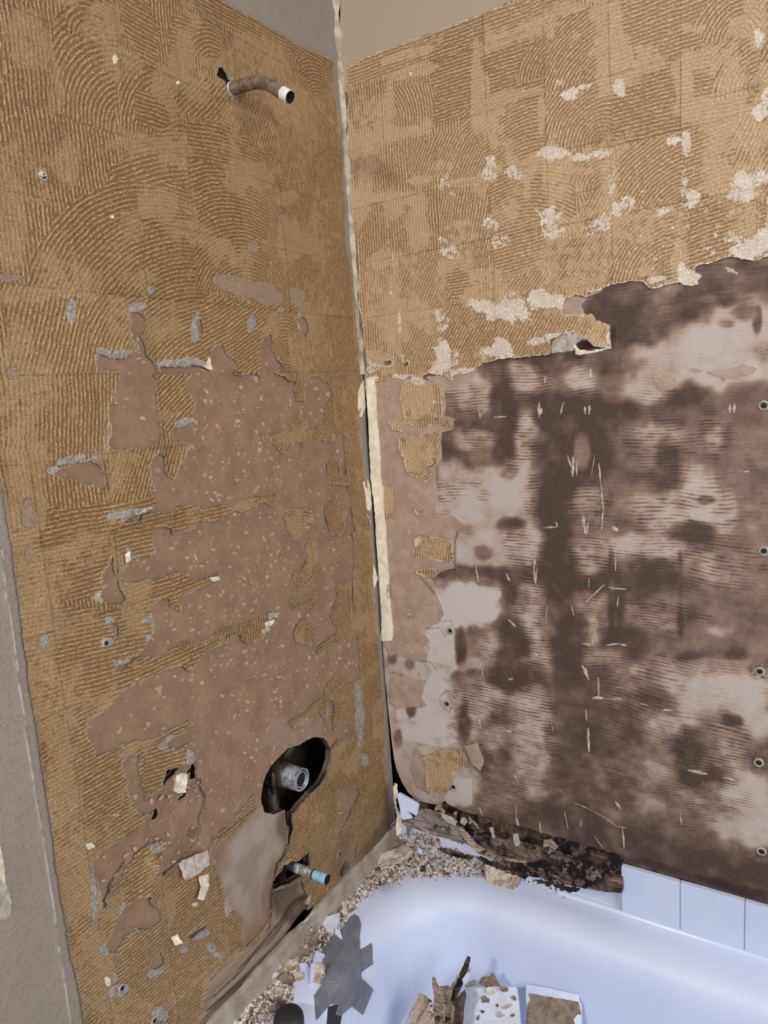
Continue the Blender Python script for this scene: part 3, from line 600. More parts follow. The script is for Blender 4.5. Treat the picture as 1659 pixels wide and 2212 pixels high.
    wet = z0.copy(); W.blobs(wet, [(820,1800,60,14,.6,-50),(770,1890,50,8,.5,-45),(560,640,10,4,.2),(735,1840,14,50,.25,20)], soft=0.9)
    coatc = np.stack([np.clip(flat, 0, 1), z0, sm, tone], 1)
    wear = np.stack([d / 0.0135, joint, gr, wet], 1)
    curl = 0.004 * np.clip(1 - d / 0.010, 0, 1) ** 2 * np.clip(vnoise(U, V, 0.045, 31) * 2.4 + 0.1, 0, 1)
    for (x, y, r, dd) in ((385,780,40,.006),(650,1000,1,.0),(260,760,25,.004),(270,1100,40,.006),(400,1640,20,.006),(430,1900,22,.012),(330,1850,18,.006),(410,1850,22,.012),(625,1860,25,.010),(330,1880,30,.004),(330,1935,30,.004)):
        curl += dd * np.exp(-((W.PX - x) ** 2 + (W.PY - y) ** 2) / (r * r)) * np.clip(1 - d / 0.03, 0, 1)
    thick = np.clip(1 - paint / 0.004, 0, 1) * 0.0022
    hh = und + dn + 0.0024 + curl
    t, A, e = clip(W.tris, coat, dict(u=U, v=V, h=hh, c=coatc, w=wear))
    co = W.co(A['u'], A['v'], A['h']); back = W.co(A['u'], A['v'], A['h'] - 0.0036)
    co2, t2, us = skirt(co, back, t, e)
    o2 = fast_mesh('adhesive_coat', co2, t2, M_coatL, o)
    put_col(o2, 'coat', np.concatenate([A['c'], A['c'][us]])); put_col(o2, 'wear', np.concatenate([A['w'], A['w'][us]]))
    ridge_uv(o2, W, t2, np.concatenate([A['u'], A['u'][us]]), np.concatenate([A['v'], A['v'][us]]), strokesL)
    tag(o2, 'golden brown trowelled adhesive')
    return o
def ridge_uv(o, W, tris, u, v, strokes):
    cu = u[tris].mean(1); cv = v[tris].mean(1)
    nu = 0.010 * vnoise(cu, cv, 0.02, 61); nv = 0.010 * vnoise(cu, cv, 0.02, 62)
    sid = np.zeros(len(tris), int); uvs = np.zeros((len(tris), 3, 2)); lu = u[tris]; lv = v[tris]
    wa = 0.35 * vnoise(lu, lv, 0.05, 63)
    for k, s in enumerate(strokes):
        m = np.ones(len(tris), bool) if s[0] is None else inside(cu + nu, cv + nv, W.poly(s[0]))
        if not m.any(): continue
        a = lu[m]; b = lv[m]; P = PITCH * (s[2] if len(s) > 2 else 1.0)
        if s[1] == 'V': x, y = a, b
        elif s[1] == 'H': x, y = b, a
        else:
            q = W.poly(s[1])
            if len(q) == 2:
                d = np.array(q[1]) - np.array(q[0]); d /= np.linalg.norm(d); x = a * -d[1] + b * d[0]; y = a * d[0] + b * d[1]
            else:
                (x1, y1), (x2, y2), (x3, y3) = q; dd = 2 * (x1 * (y2 - y3) + x2 * (y3 - y1) + x3 * (y1 - y2))
                s1, s2, s3 = x1 * x1 + y1 * y1, x2 * x2 + y2 * y2, x3 * x3 + y3 * y3
                X = (s1 * (y2 - y3) + s2 * (y3 - y1) + s3 * (y1 - y2)) / dd; Y = (s1 * (x3 - x2) + s2 * (x1 - x3) + s3 * (x2 - x1)) / dd
                x = np.hypot(a - X, b - Y); y = np.arctan2(b - Y, a - X) * math.hypot(x1 - X, y1 - Y)
        uvs[m, :, 0] = x / P + wa[m] + k * 0.37; uvs[m, :, 1] = y / PITCH
    l = o.data.uv_layers.new(name='ridge'); l.data.foreach_set('uv', uvs.astype(np.float32).ravel())
wall_left = build_left()
# ragged paper flecks standing off the bare board
def flecks(W, name, n, regions, avoid, seed, parent, hbase, drop=0.0):
    R = np.random.RandomState(seed); V_, F_ = [], []
    polys = [W.poly(r) for r in regions]; av = [W.poly(r) for r in avoid]
    bb = [(np.min(p, 0), np.max(p, 0)) for p in map(np.array, polys)]
    ar = np.array([np.prod(b - a) for a, b in bb]); cnt = (n * ar / ar.sum()).astype(int) + 1
    for p, (lo, hi), k in zip(polys, bb, cnt):
        q = lo + R.rand(k, 2) * (hi - lo); m = poly_sdf(q[:, 0], q[:, 1], p, 0.02) > 0.003
        for a in av: m &= poly_sdf(q[:, 0], q[:, 1], a, 0.02) < -0.003
        for (x, y) in q[m]:
            L = 0.0012 + 0.0050 * R.rand() ** 3.0; Wd = L * (0.25 + 0.4 * R.rand()); ang = 0.35 + 0.5 * R.randn(); c, s = math.cos(ang), math.sin(ang)
            k2 = 7; b0 = len(V_)
            for j in range(k2):
                t = 2 * math.pi * j / k2; r = 0.6 + 0.8 * R.rand(); a_, b_ = L * r * math.cos(t), Wd * r * math.sin(t)
                lift = 0.0003 + 0.0016 * max(0, b_ / Wd) * R.rand()
                V_.append(W.co(np.array([x + a_ * c - b_ * s]), np.array([y + a_ * s + b_ * c]), np.array([hbase(x, y) + lift]))[0])
            for j in range(k2):
                V_.append(V_[b0 + j] - np.array(W.co(np.array([0.]), np.array([0.]), np.array([0.0016]))[0]))
            F_.append(tuple(range(b0, b0 + k2)) if W.side == 'R' else tuple(reversed(range(b0, b0 + k2))))
            for j in range(k2):
                F_.append((b0 + j, b0 + k2 + j, b0 + k2 + (j + 1) % k2, b0 + (j + 1) % k2))
    o = mesh(name, V_, F_, M_fleck, parent); tag(o, 'small torn paper flecks', kind='stuff'); return o
hbL = lambda x, y: float(0.0035 * vnoise(np.array([x]), np.array([y]), 0.11, 3)[0] + 0.0012 * vnoise(np.array([x]), np.array([y]), 0.03, 4)[0])
flecks(LW, 'paper_fleck', 3400, [b1, b2], isles + [cD([(250,900),(650,900),(600,1500),(300,1659)]), holesL[0]], 11, wall_left, hbL)
# ------------------------------------------------------------------ right wall (faces -y)
r3 = lambda p: C(740, 0, K, p)
r4 = lambda p: C(1100, 0, 559/1659, p)
r7 = lambda p: C(740, 500, K, p)
r8 = lambda p: C(1100, 500, 559/1659, p)
rc = lambda p: C(740, 1000, K, p)
rd = lambda p: C(1100, 1000, 559/1659, p)
re = lambda p: C(740, 1500, K, p)
rf = lambda p: C(1100, 1500, 559/1659, p)
fieldR = [prR(1.6, 2.115), prR(1.0, 2.118), prR(0.6, 2.118)] + r3([(1050,25),(900,92),(700,172),(520,238),(340,305),(200,352),(60,408),(25,430),(22,480),(38,620),(45,760),(30,900),(50,1000),(60,1200),(75,1400),(85,1659)]) + r7([(95,100),(110,300),(110,480),(130,600),(150,740),(155,800),(160,880),(200,965),(260,960),(300,945),(350,940),(400,945),(440,920),(455,950),(420,955),(385,985),(360,1060),(385,1120),(395,1210),(330,1200),(300,1215),(330,1270),(390,1278),(410,1235),(480,1250),(500,1262),(560,1245),(620,1245),(650,1240),(690,1262),(715,1240),(718,1205),(690,1210),(640,1200),(650,1160),(640,1110),(645,1060),(635,1000),(600,975),(560,960),(530,940),(520,930),(560,905),(600,915),(670,920),(690,955),(710,950),(712,920),(770,915),(830,905),(860,870),(880,860),(900,840),(990,822),(1090,812),(1200,802),(1330,790)])
fieldR += r8([(270,700),(340,655),(410,645),(470,660),(520,690),(560,725),(600,742),(655,740),(655,690),(648,600),(600,590),(560,570),(525,532),(450,540),(350,530),(340,480),(360,430),(420,412),(500,425),(510,395),(600,372),(640,350),(700,332),(800,320),(870,325),(900,350),(940,357),(1020,332),(1090,325),(1130,345),(1215,342),(1210,315),(1245,285),(1200,262),(1195,235),(1240,205),(1330,190),(1440,168),(1580,185),(1659,158),(2000,60),(2600,-150),(4200,-700)])
islesR = [r7([(370,1325),(430,1320),(540,1300),(600,1290),(625,1330),(610,1400),(600,1480),(560,1500),(580,1540),(575,1580),(540,1600),(480,1575),(430,1550),(405,1500),(400,1450),(370,1400)]),
  rc([(190,90),(240,135),(310,150),(345,190),(340,270),(345,310),(320,345),(290,370),(250,340),(215,300),(200,200)]),
  rc([(455,285),(480,278),(515,300),(515,325),(485,340)]),
  rc([(450,470),(480,475),(515,450),(560,465),(640,468),(700,495),(720,525),(722,570),(715,640),(690,645),(600,625),(520,600),(465,610),(455,570),(470,520)]),
  rc([(465,690),(520,668),(580,668),(612,665),(600,690),(575,725),(530,725),(490,715)]),
  rc([(290,770),(318,790),(322,830),(300,880),(290,860)]),
  rc([(405,975),(430,960),(460,970),(475,1000),(430,1000)]),
  re([(500,400),(560,390),(610,360),(680,338),(740,350),(790,385),(810,440),(760,485),(720,500),(715,560),(690,600),(640,640),(590,630),(545,610),(540,500),(530,410)])]
coatHoles = [r7([(268,838),(310,822),(322,835),(300,850),(280,858)]), r7([(385,855),(420,822),(432,840),(428,865),(395,872)]), r7([(415,1150),(440,1135),(448,1155),(430,1175)]), r7([(580,1165),(597,1160),(597,1182),(585,1180)])]
kraftR = [r7([(150,880),(460,900),(540,950),(600,985),(640,1000),(655,1100),(650,1180),(720,1200),(715,1260),(630,1290),(632,1450),(620,1500),(595,1510),(605,1659)]) + rc([(605,100),(600,340),(700,335),(775,385),(740,425),(722,460),(725,680),(640,700),(560,735),(600,850),(640,930),(652,960),(630,1020),(540,1055),(510,1080),(560,1140),(540,1160),(510,1165),(550,1230),(540,1280),(500,1270),(440,1260),(400,1240),(340,1230),(300,1250),(270,1170),(150,1150),(100,0)]),
  rc([(300,1370),(380,1340),(440,1380),(540,1390),(510,1500),(540,1555),(500,1570),(430,1560),(350,1570),(300,1540)]),
  r7([(520,930),(670,915),(760,915),(860,870),(860,910),(800,965),(740,985),(690,1000),(600,985)]),
  r8([(340,480),(370,425),(440,410),(500,430),(460,480),(470,525),(400,540),(350,530)]), r8([(500,410),(530,380),(610,365),(560,400)]),
  r8([(1130,340),(1200,315),(1215,345),(1150,348)]),
  r8([(270,775),(275,700),(350,650),(450,655),(490,685),(440,710),(415,765)]),
  re([(430,480),(470,330),(540,400),(600,500),(560,640),(480,600)]), re([(780,330),(860,320),(900,420),(880,480),(820,440)]),
  r8([(920,940),(1050,930),(1085,970),(1040,1010),(960,1010)]), r8([(1160,880),(1300,890),(1500,855),(1590,880),(1520,920),(1380,960),(1270,920)])]
gypsR = [rc([(520,735),(700,730),(1010,800),(1050,900),(960,1060),(760,1060),(720,1250),(740,1320),(700,1420),(720,1659),(500,1659),(530,1560),(520,1440),(580,1330),(540,1290),(560,1180),(520,1100),(560,1050),(650,960),(600,850)]),
  re([(340,0),(700,0),(690,200),(760,290),(640,340),(440,300),(350,280)]), re([(640,640),(720,540),(830,540),(830,720),(700,740)])]
mould = [(890,1450,75,120,.12),(905,1600,85,90,.14),(935,1685,80,60,.18),(960,1400,60,80,.2), # x, y, rx, ry, darkness, angle
 (1400,660,150,60,.85,-8),(1560,600,120,40,.88),(1420,635,80,22,.5,-30),(1350,620,80,35,.78),(1470,690,60,50,.9),(1470,735,16,45,.85),(1360,700,70,55,.92),(1300,690,40,40,.9),
 (1610,700,80,60,.12),(1540,745,110,45,.08),(1440,795,110,42,.1),(1380,840,70,55,.18),(1560,810,120,50,.1),(1635,690,10,30,.8),(1610,675,28,20,.5),(1570,700,18,10,.45),(1560,645,60,14,.55),(1570,640,20,20,.75),(1600,600,90,25,.7),
 (1500,862,55,32,.95),(1628,855,60,36,.6),(1600,900,80,50,.6),(1160,780,130,32,.95,-8),(1230,770,90,35,.88),(1310,790,60,40,.7),(1320,860,30,40,.6),
 (1000,830,50,30,.15),(1030,862,50,30,.22),(1125,820,40,36,.28),(1255,832,36,32,.22),(1085,868,28,60,.95),(1150,850,20,26,.35),(1090,960,26,60,.95),(1200,880,95,40,.95),(975,870,14,18,.5),
 (1010,925,70,22,.85),(1300,900,190,35,.93),(1160,900,60,30,.9),(975,965,26,26,.85),(970,1002,22,20,.75),(1025,950,45,22,.3),
 (1140,950,26,60,.12),(1160,990,20,40,.15),(980,1040,26,50,.15),(1050,1045,60,30,.08),(1240,970,85,90,.95),(1258,975,18,34,.45),
 (1420,942,56,34,.34),(1548,935,26,40,.32),(1500,900,80,26,.75),(1443,988,26,42,.92),(1380,985,30,30,.6),(1590,960,30,80,.72),(1630,980,50,90,.62),(1500,985,30,25,.6),
 (1100,1060,70,60,.12),(1000,1090,70,50,.1),(1100,1020,20,16,.6),(1110,1165,60,60,.18),(1005,1040,30,12,.25),
 (1200,1075,44,80,.96),(1270,1085,34,30,.42),(1290,1120,40,20,.6),(1410,1110,50,40,.24),(1510,1075,46,66,.1),(1570,1105,26,44,.3),(1425,1035,48,24,.8),(1495,1150,50,22,.92),(1528,1080,18,8,.6),
 (1105,1135,28,16,.92),(1090,1160,18,18,.8),(1042,1193,20,18,.5),(1035,1190,60,45,.14),(1125,1182,36,40,.2),(1042,1193,20,16,.5),
 (1285,1200,52,42,.38),(1360,1175,34,22,.22),(1430,1185,60,24,.28),(1540,1215,60,24,.36),(1400,1245,80,34,.9),(1495,1230,30,22,.65),(1590,1220,50,60,.55),(1200,1230,44,90,.96),(1570,1265,80,28,.5),
 (1280,1258,240,20,.92),(1020,1236,80,14,.78),(1120,1270,40,40,.82),(1000,1300,80,50,.05),(1145,1305,32,46,.2),(1150,1378,18,36,.22),(1160,1425,30,30,.3),(1130,1300,14,30,.5),
 (1270,1335,52,54,.26),(1330,1310,18,60,.95),(1310,1345,20,40,.55),(1350,1390,44,40,.95),(1430,1330,40,24,.4),(1470,1290,90,30,.75),(1555,1360,30,18,.4),(1585,1418,26,20,.9),(1500,1420,40,14,.85),(1550,1310,80,40,.68),
 (995,1400,13,42,.85),(1027,1375,22,18,.6),(1100,1385,42,52,.92),(1052,1395,28,30,.4),(1030,1435,40,16,.3),(1110,1462,56,36,.96),(990,1462,16,18,.6),(1024,1455,20,12,.75),
 (1035,1525,50,46,.2),(1145,1535,38,46,.14),(1230,1400,36,90,.95),(1305,1420,40,22,.4),(1420,1455,54,36,.34),(1570,1490,110,50,.08),(1560,1440,80,18,.42),(1500,1520,50,40,.2),(1280,1500,90,60,.88),(1380,1520,70,50,.72),
 (1148,1605,40,110,.2),(1430,1572,42,36,.34),(1560,1610,46,56,.42),(1630,1560,40,36,.14),(1488,1640,30,60,.95),(1580,1556,22,13,.88),(1560,1674,60,18,.86),(1410,1668,36,22,.42),(1275,1672,20,14,.4),(1545,1730,50,34,.34),
 (1620,1720,50,60,.14),(1640,1646,22,28,.7),(1580,1775,50,34,.26),(1393,1733,34,22,.42),(1166,1722,18,16,.36),(1250,1620,60,90,.85),(1340,1620,50,80,.72),(1635,1800,40,50,.2),(1640,1840,20,14,.6),
 (1003,1565,20,44,.82),(1000,1560,40,60,.4),(1003,1565,15,40,.85),(1070,1600,26,90,.72),(1034,1535,24,26,.25),(1070,1590,26,34,.35),(990,1700,40,40,.1),(1070,1690,24,40,.6),(1050,1780,60,20,.75),(1200,1760,100,30,.82),(1300,1800,90,40,.88),
 (1450,1800,80,40,.72),(1500,1880,160,50,.92),(1600,1900,100,40,.97),(1400,1850,80,50,.9),(888,1535,12,14,.8),(860,1600,10,22,.7),(880,1620,18,14,.3),(910,1605,14,8,.4),(848,1420,10,14,.7),(884,1435,12,12,.6),(905,1660,14,14,.35)]
for _x in (1320, 1470): mould += [(_x, y, 6, 50, .85) for y in (1240, 1330)]
strokesR = [(None, 'V'),
  (r3([(-100,400),(600,150),(1500,-200),(1500,60),(1300,160),(900,290),(500,420),(0,560)]), 'H'),
  (r3([(400,300),(560,180),(1200,-30),(1220,110),(800,290)]), 'H'),
  (r3([(560,400),(1300,150),(1300,600),(900,720),(560,800)]), 'H'),
  (r3([(280,560),(590,560),(590,820),(280,900)]), r3([(420,880),(425,740),(380,600)])),
  (r3([(1080,500),(1290,160),(1300,480),(1150,560)]), r3([(1090,500),(1150,330),(1275,190)])),
  (r3([(600,850),(760,850),(930,980),(930,1110),(610,1160)]), r3([(650,1050),(730,880)])),
  (r3([(430,900),(600,880),(600,1150),(430,1200)]), r3([(470,1100),(540,900)])),
  (r3([(760,700),(1300,620),(1300,1040),(940,1120),(930,970),(760,840)]), r3([(940,850),(1100,760),(1300,700)])),
  (r3([(940,1120),(1310,1040),(1460,1100),(1520,1450),(950,1530)]), r3([(960,1270),(1200,1190),(1440,1220)])),
  (r3([(620,1250),(930,1150),(950,1659),(640,1659)]), r3([(700,1500),(740,1250)])),
  (r4([(230,130),(645,20),(650,480),(240,600)]), r4([(300,440),(420,280),(640,140)])),
  (r4([(645,0),(1300,-200),(1280,300),(650,480)]), r4([(720,220),(1090,90)])),
  (r4([(650,480),(1105,355),(1105,840),(650,950)]), r4([(700,640),(1090,540)])),
  (r4([(240,600),(650,490),(650,950),(240,1040)]), r4([(300,870),(390,700),(640,560)])),
  (r4([(1105,355),(1320,310),(1310,650),(1600,600),(1600,725),(1105,840)]), r4([(1130,500),(1300,460)])),
  (r4([(1180,200),(1320,-100),(1605,-100),(1610,205),(1300,300)]), r4([(1190,200),(1260,80),(1340,0)])),
  (r4([(1300,280),(1610,205),(1600,600),(1310,640)]), r4([(1320,560),(1420,380),(1590,270)])),
  (r4([(1610,0),(1800,-100),(1800,1400),(1590,1215)]), r4([(1600,500),(1659,400)])),
  (r4([(1105,840),(1470,760),(1440,1200),(1110,1310)]), r4([(1130,1060),(1450,940)])),
  (r4([(1450,760),(1640,720),(1600,1210),(1430,1240)]), r4([(1480,1100),(1600,860)])),
  (r4([(370,1030),(650,980),(690,1060),(560,1290),(450,1290)]), r4([(450,1270),(480,1130),(640,1050)])),
  (r4([(700,950),(1105,840),(1110,1310),(830,1390),(690,1280)]), r4([(780,1280),(930,1100),(1100,1000)])),
  (r4([(480,1300),(690,1080),(820,1230),(660,1400),(640,1659),(380,1659)]), r4([(480,1420),(650,1120)])),
  (r4([(660,1390),(1050,1290),(1000,1659),(920,2050),(660,2200)]), r4([(670,1600),(800,1450),(920,1370)])),
  (r4([(1000,1340),(1600,1200),(1659,1600),(1500,1900),(1000,1950)]), r4([(1050,1560),(1500,1400)])),
  (r8([(0,150),(660,0),(660,340),(280,400),(0,500)]), r8([(300,330),(480,60)])),
  (r8([(-100,400),(350,430),(660,560),(660,740),(270,760),(-100,900)]), r8([(60,700),(150,500)])),
  (r7([(340,180),(900,80),(880,350),(800,800),(550,920),(360,760)]), r7([(400,600),(560,230)])),
  (r7([(650,200),(860,150),(880,330),(700,450)]), r7([(690,330),(860,300)])),
  (r7([(650,560),(1300,400),(1300,760),(800,900),(640,800)]), r7([(800,780),(920,560)])),
  (r7([(950,-30),(1300,-80),(1330,200),(1000,320)]), r7([(980,220),(1300,130)])),
  (r7([(420,1470),(600,1480),(600,1620),(400,1600)]), r7([(440,1560),(560,1470)])),
  (r7([(470,1300),(630,1290),(620,1480),(440,1540)]), r7([(470,1500),(540,1330)])),
]
blobsWhiteR = [(1040,660,28,16,.85),(1108,663,36,26,.9),(1090,680,30,14,.85),(1185,650,44,18,.85,-10),(1165,640,18,16,.9),(1210,660,14,20,.85),(960,770,22,28,.85),(985,765,10,18,.6),(938,800,18,10,.85),(1010,800,60,8,.7,-10),(1055,760,24,16,.8),(1085,755,20,22,.85),
  (1170,735,40,10,.7,-20),(1210,725,14,14,.8),(1120,790,60,6,.5,-8),(1330,452,10,16,.95),(1357,445,14,18,.7),(1338,188,16,22,.85),(1455,302,18,12,.85),(1210,180,26,14,.7),(1230,205,24,10,.75,-15),(1280,188,30,12,.6),(1200,332,30,14,.8),(1280,335,36,9,.7,-12),(1165,335,12,12,.6),
  (1496,425,22,16,.8,-10),(1480,410,10,16,.6),(1612,405,22,34,.8),(1645,385,20,20,.75),(1600,425,26,10,.8),(1620,535,50,18,.95,-12),(1655,520,30,22,.95),(1475,592,12,30,.9),(1500,597,20,14,.95),(1415,605,30,8,.85,-15),(1440,455,20,12,.7,-10),(1600,520,20,10,.6),
  (1642,245,14,14,.9),(1640,90,16,30,.6),(1655,210,8,20,.7),(1482,312,8,20,.8),(1480,395,8,40,.55),(1188,470,22,22,.75),(1195,500,20,14,.65),(1065,350,16,24,.6),(1060,380,20,16,.65),(1115,378,20,10,.6),(1110,365,12,8,.5),(960,400,18,22,.5),(980,425,20,8,.5),(1060,480,20,18,.6),(1085,520,16,10,.5),
  (1305,482,18,22,.6),(1275,495,16,12,.5),(970,545,22,14,.6),(960,520,12,10,.5),(1080,520,16,12,.5),(860,555,12,14,.4),(848,635,12,22,.4),(955,690,14,20,.6),(865,700,4,30,.7),(850,770,26,14,.4),(815,790,30,14,.6,-5),(870,815,24,8,.75,-8),(812,818,8,8,.9),(960,905,10,8,.9),(938,870,12,6,.6),(740+0.3375*470,500+0.3375*955,20,10,.7),
  (905,1140,6,8,.8),(900,1170,10,14,.7),(930,1215,30,6,.8),(980,1190,6,14,.6),(890,1430+500-500,1,1,.1),(985,1670,6,6,.6),(1318,730,4,20,.6),(1330,560,10,60,.35),(1320,395,8,20,.6)]
blobsFlatR = [(905,850,36,55,.72),(905,980,36,45,.62),(832,1075,26,38,.85),(932,1182,38,30,.62),(830,640,60,80,.6),(880,600,50,50,.5),(1060,620,60,40,.5),(800,290,60,22,1),(1030,200,14,90,.9,0),(1045,210,14,60,.9),(1110,205,55,12,.8,-8),(900,155,60,14,.7,-14),(880,120,60,12,.7,-14),(1160,60,40,16,.7,-14),(1330,80,16,70,.95),(1350,120,16,22,.9),(1478,180,20,60,.95),(1500,135,40,14,.9,-10),(1190,60,12,30,.6),
  (860,290,70,14,.7,-12),(790,250,30,50,.5),(925,270,14,20,.8),(905,390,26,8,.9,-5),(1000,395,60,10,.6,-8),(1170,260,10,50,.6),(1225,20,40,14,.6),(1630,40,26,60,.85),(1600,60,30,20,.8),(1520,230,60,20,.7,-12),(1560,220,50,16,.7,-14),(1500,60,30,14,.7),
  (850,700,16,60,.8),(830,560,30,20,.6),(850,640,14,40,.7),(800,770,50,16,.7),(920,690,30,30,.6),(1020,640,30,20,.6),(1600,480,40,60,.6),(1400,500,60,26,.5,-15),(1290,560,30,60,.55),(1310,640,60,20,.5),(1130,600,40,30,.4),(1000,500,40,30,.5),(860,430,50,16,.7),(780,440,20,60,.6),(1470,560,20,60,.6),(910,445,10,25,.9),(800,425,40,10,.7)]
RW = Wall('R', 0.002, 1.06, 0.47, 2.30, 0.0022)
stripesR = [(1000,860,60,35,.8),(1125,825,60,40,.9),(1255,835,40,40,.7),(1125,950,40,60,1),(1030,950,50,25,.7),(1430,950,80,40,.9),(1450,1000,60,50,.6),(1545,935,30,50,.8),
  (990,1060,70,24,.9),(960,1115,26,20,.6),(1150,1060,16,50,.9),(1275,1090,45,45,.9),(1410,1115,60,45,1),(1510,1090,50,60,.9),(1570,1105,28,50,.9),(1125,1190,40,50,1),(1285,1205,60,45,1),(1420,1190,90,40,.8),(1540,1220,90,50,.8),
  (1145,1310,40,60,1),(1150,1420,40,70,1),(1060,1400,40,30,.5),(1300,1330,60,60,.7),(1430,1330,90,40,.8),(1310,1430,70,40,.6),(1420,1455,70,50,.9),(1360,1490,60,50,.6),(1040,1520,70,45,1),(1150,1600,50,110,1),(1050,1610,40,60,.8),(1430,1570,80,60,.6),(1560,1610,60,60,1),(1530,1730,80,50,.9),(1330,1690,120,50,.6),(1120,1700,90,60,.7),(1430,1600,120,60,.4),(1600,1490,50,30,.5),(1500,1450,80,20,.6),(1440,860,60,20,.6),(1180,1730,50,40,.6)]
scratches = [ # x0,y0,x1,y1,width px
 (1177,815,1177,825,4),(1275,800,1275,815,5),(1165,872,1165,898,5),(1170,884,1169,893,3),(1217,870,1211,892,3),(1263,880,1264,893,3),(1273,878,1272,893,4),(1576,877,1576,890,4),(1586,874,1586,889,4),(1034,885,1037,902,3),(1046,884,1038,899,2.5),
 (1070,901,1092,900,3),(1226,986,1233,1006,3),(1238,990,1237,1026,5),(1245,1000,1246,1025,3),(1294,1002,1297,1040,2.5),(1297,1040,1303,1100,2.8),(1303,1100,1299,1143,2.6),(1285,982,1276,1032,1.2),(1259,1116,1264,1150,5),(1270,1130,1267,1152,3),(1201,1128,1204,1136,3),(1175,1140,1203,1138,2.5),
 (1156,1211,1155,1218,5),(1154,1225,1157,1258,4),(1160,1225,1158,1256,2),(1026,1200,1031,1252,1.6),(1029,1230,1033,1254,4),(1094,1240,1100,1253,4),(1329,1194,1329,1232,2.5),(1326,1140,1332,1145,6),(1305,1263,1266,1300,2.4),(1317,1270,1350,1273,3),(1272,1250,1272,1268,1.5),
 (1182,1310,1179,1334,2.5),(1282,1362,1279,1390,5),(1258,1390,1285,1394,3),(1312,1393,1334,1391,3),(1336,1391,1352,1394,3),(1157,1412,1163,1422,5),(1259,1440,1270,1466,5),(1265,1445,1268,1460,4),(1292,1466,1293,1505,4),(1282,1508,1300,1508,5),(1325,1510,1340,1509,5),(1300,1508,1350,1512,1.4),
 (1270,1575,1272,1622,4.5),(1265,1534,1267,1556,2.5),(1334,1447,1334,1455,2),(1035,1555,1037,1572,4),(1107,1560,1101,1580,1.8),(1090,1578,1105,1580,4),(1075,1590,1082,1590,4),(1036,1745,1042,1765,4),(1111,1676,1118,1688,4),(1331,1733,1339,1744,5),(1165,1776,1168,1798,2.5),(1219,1750,1227,1790,1.8),(1284,1806,1302,1832,1.8),
 (1243,1735,1275,1748,1.4),(1275,1748,1310,1768,1.4),(1310,1768,1333,1785,1.4),(1333,1785,1354,1788,1.4),(1115,1770,1120,1788,6),(1113,1740,1117,1775,1.8),(1256,1768,1254,1786,1.6),(1183,1530,1195,1580,1.2),(1490,1663,1525,1671,5),(1565,1680,1585,1684,4),(1433,1533,1452,1534,3),(1385,1520,1400,1524,2),
 (1595,1020,1618,1018,2),(1570,580,1590,590,5),(1100,1340,1112,1352,4),(1032,1385,1035,1395,2),(1040,1440,1043,1462,1.6),(1100,1468,1106,1466,4),(1235,1310,1240,1330,2),(1330,1485,1345,1486,1.5),(1335,1290,1333,1310,2.5),(1469,1755,1472,1780,2),(1345,1790,1348,1830,3)]
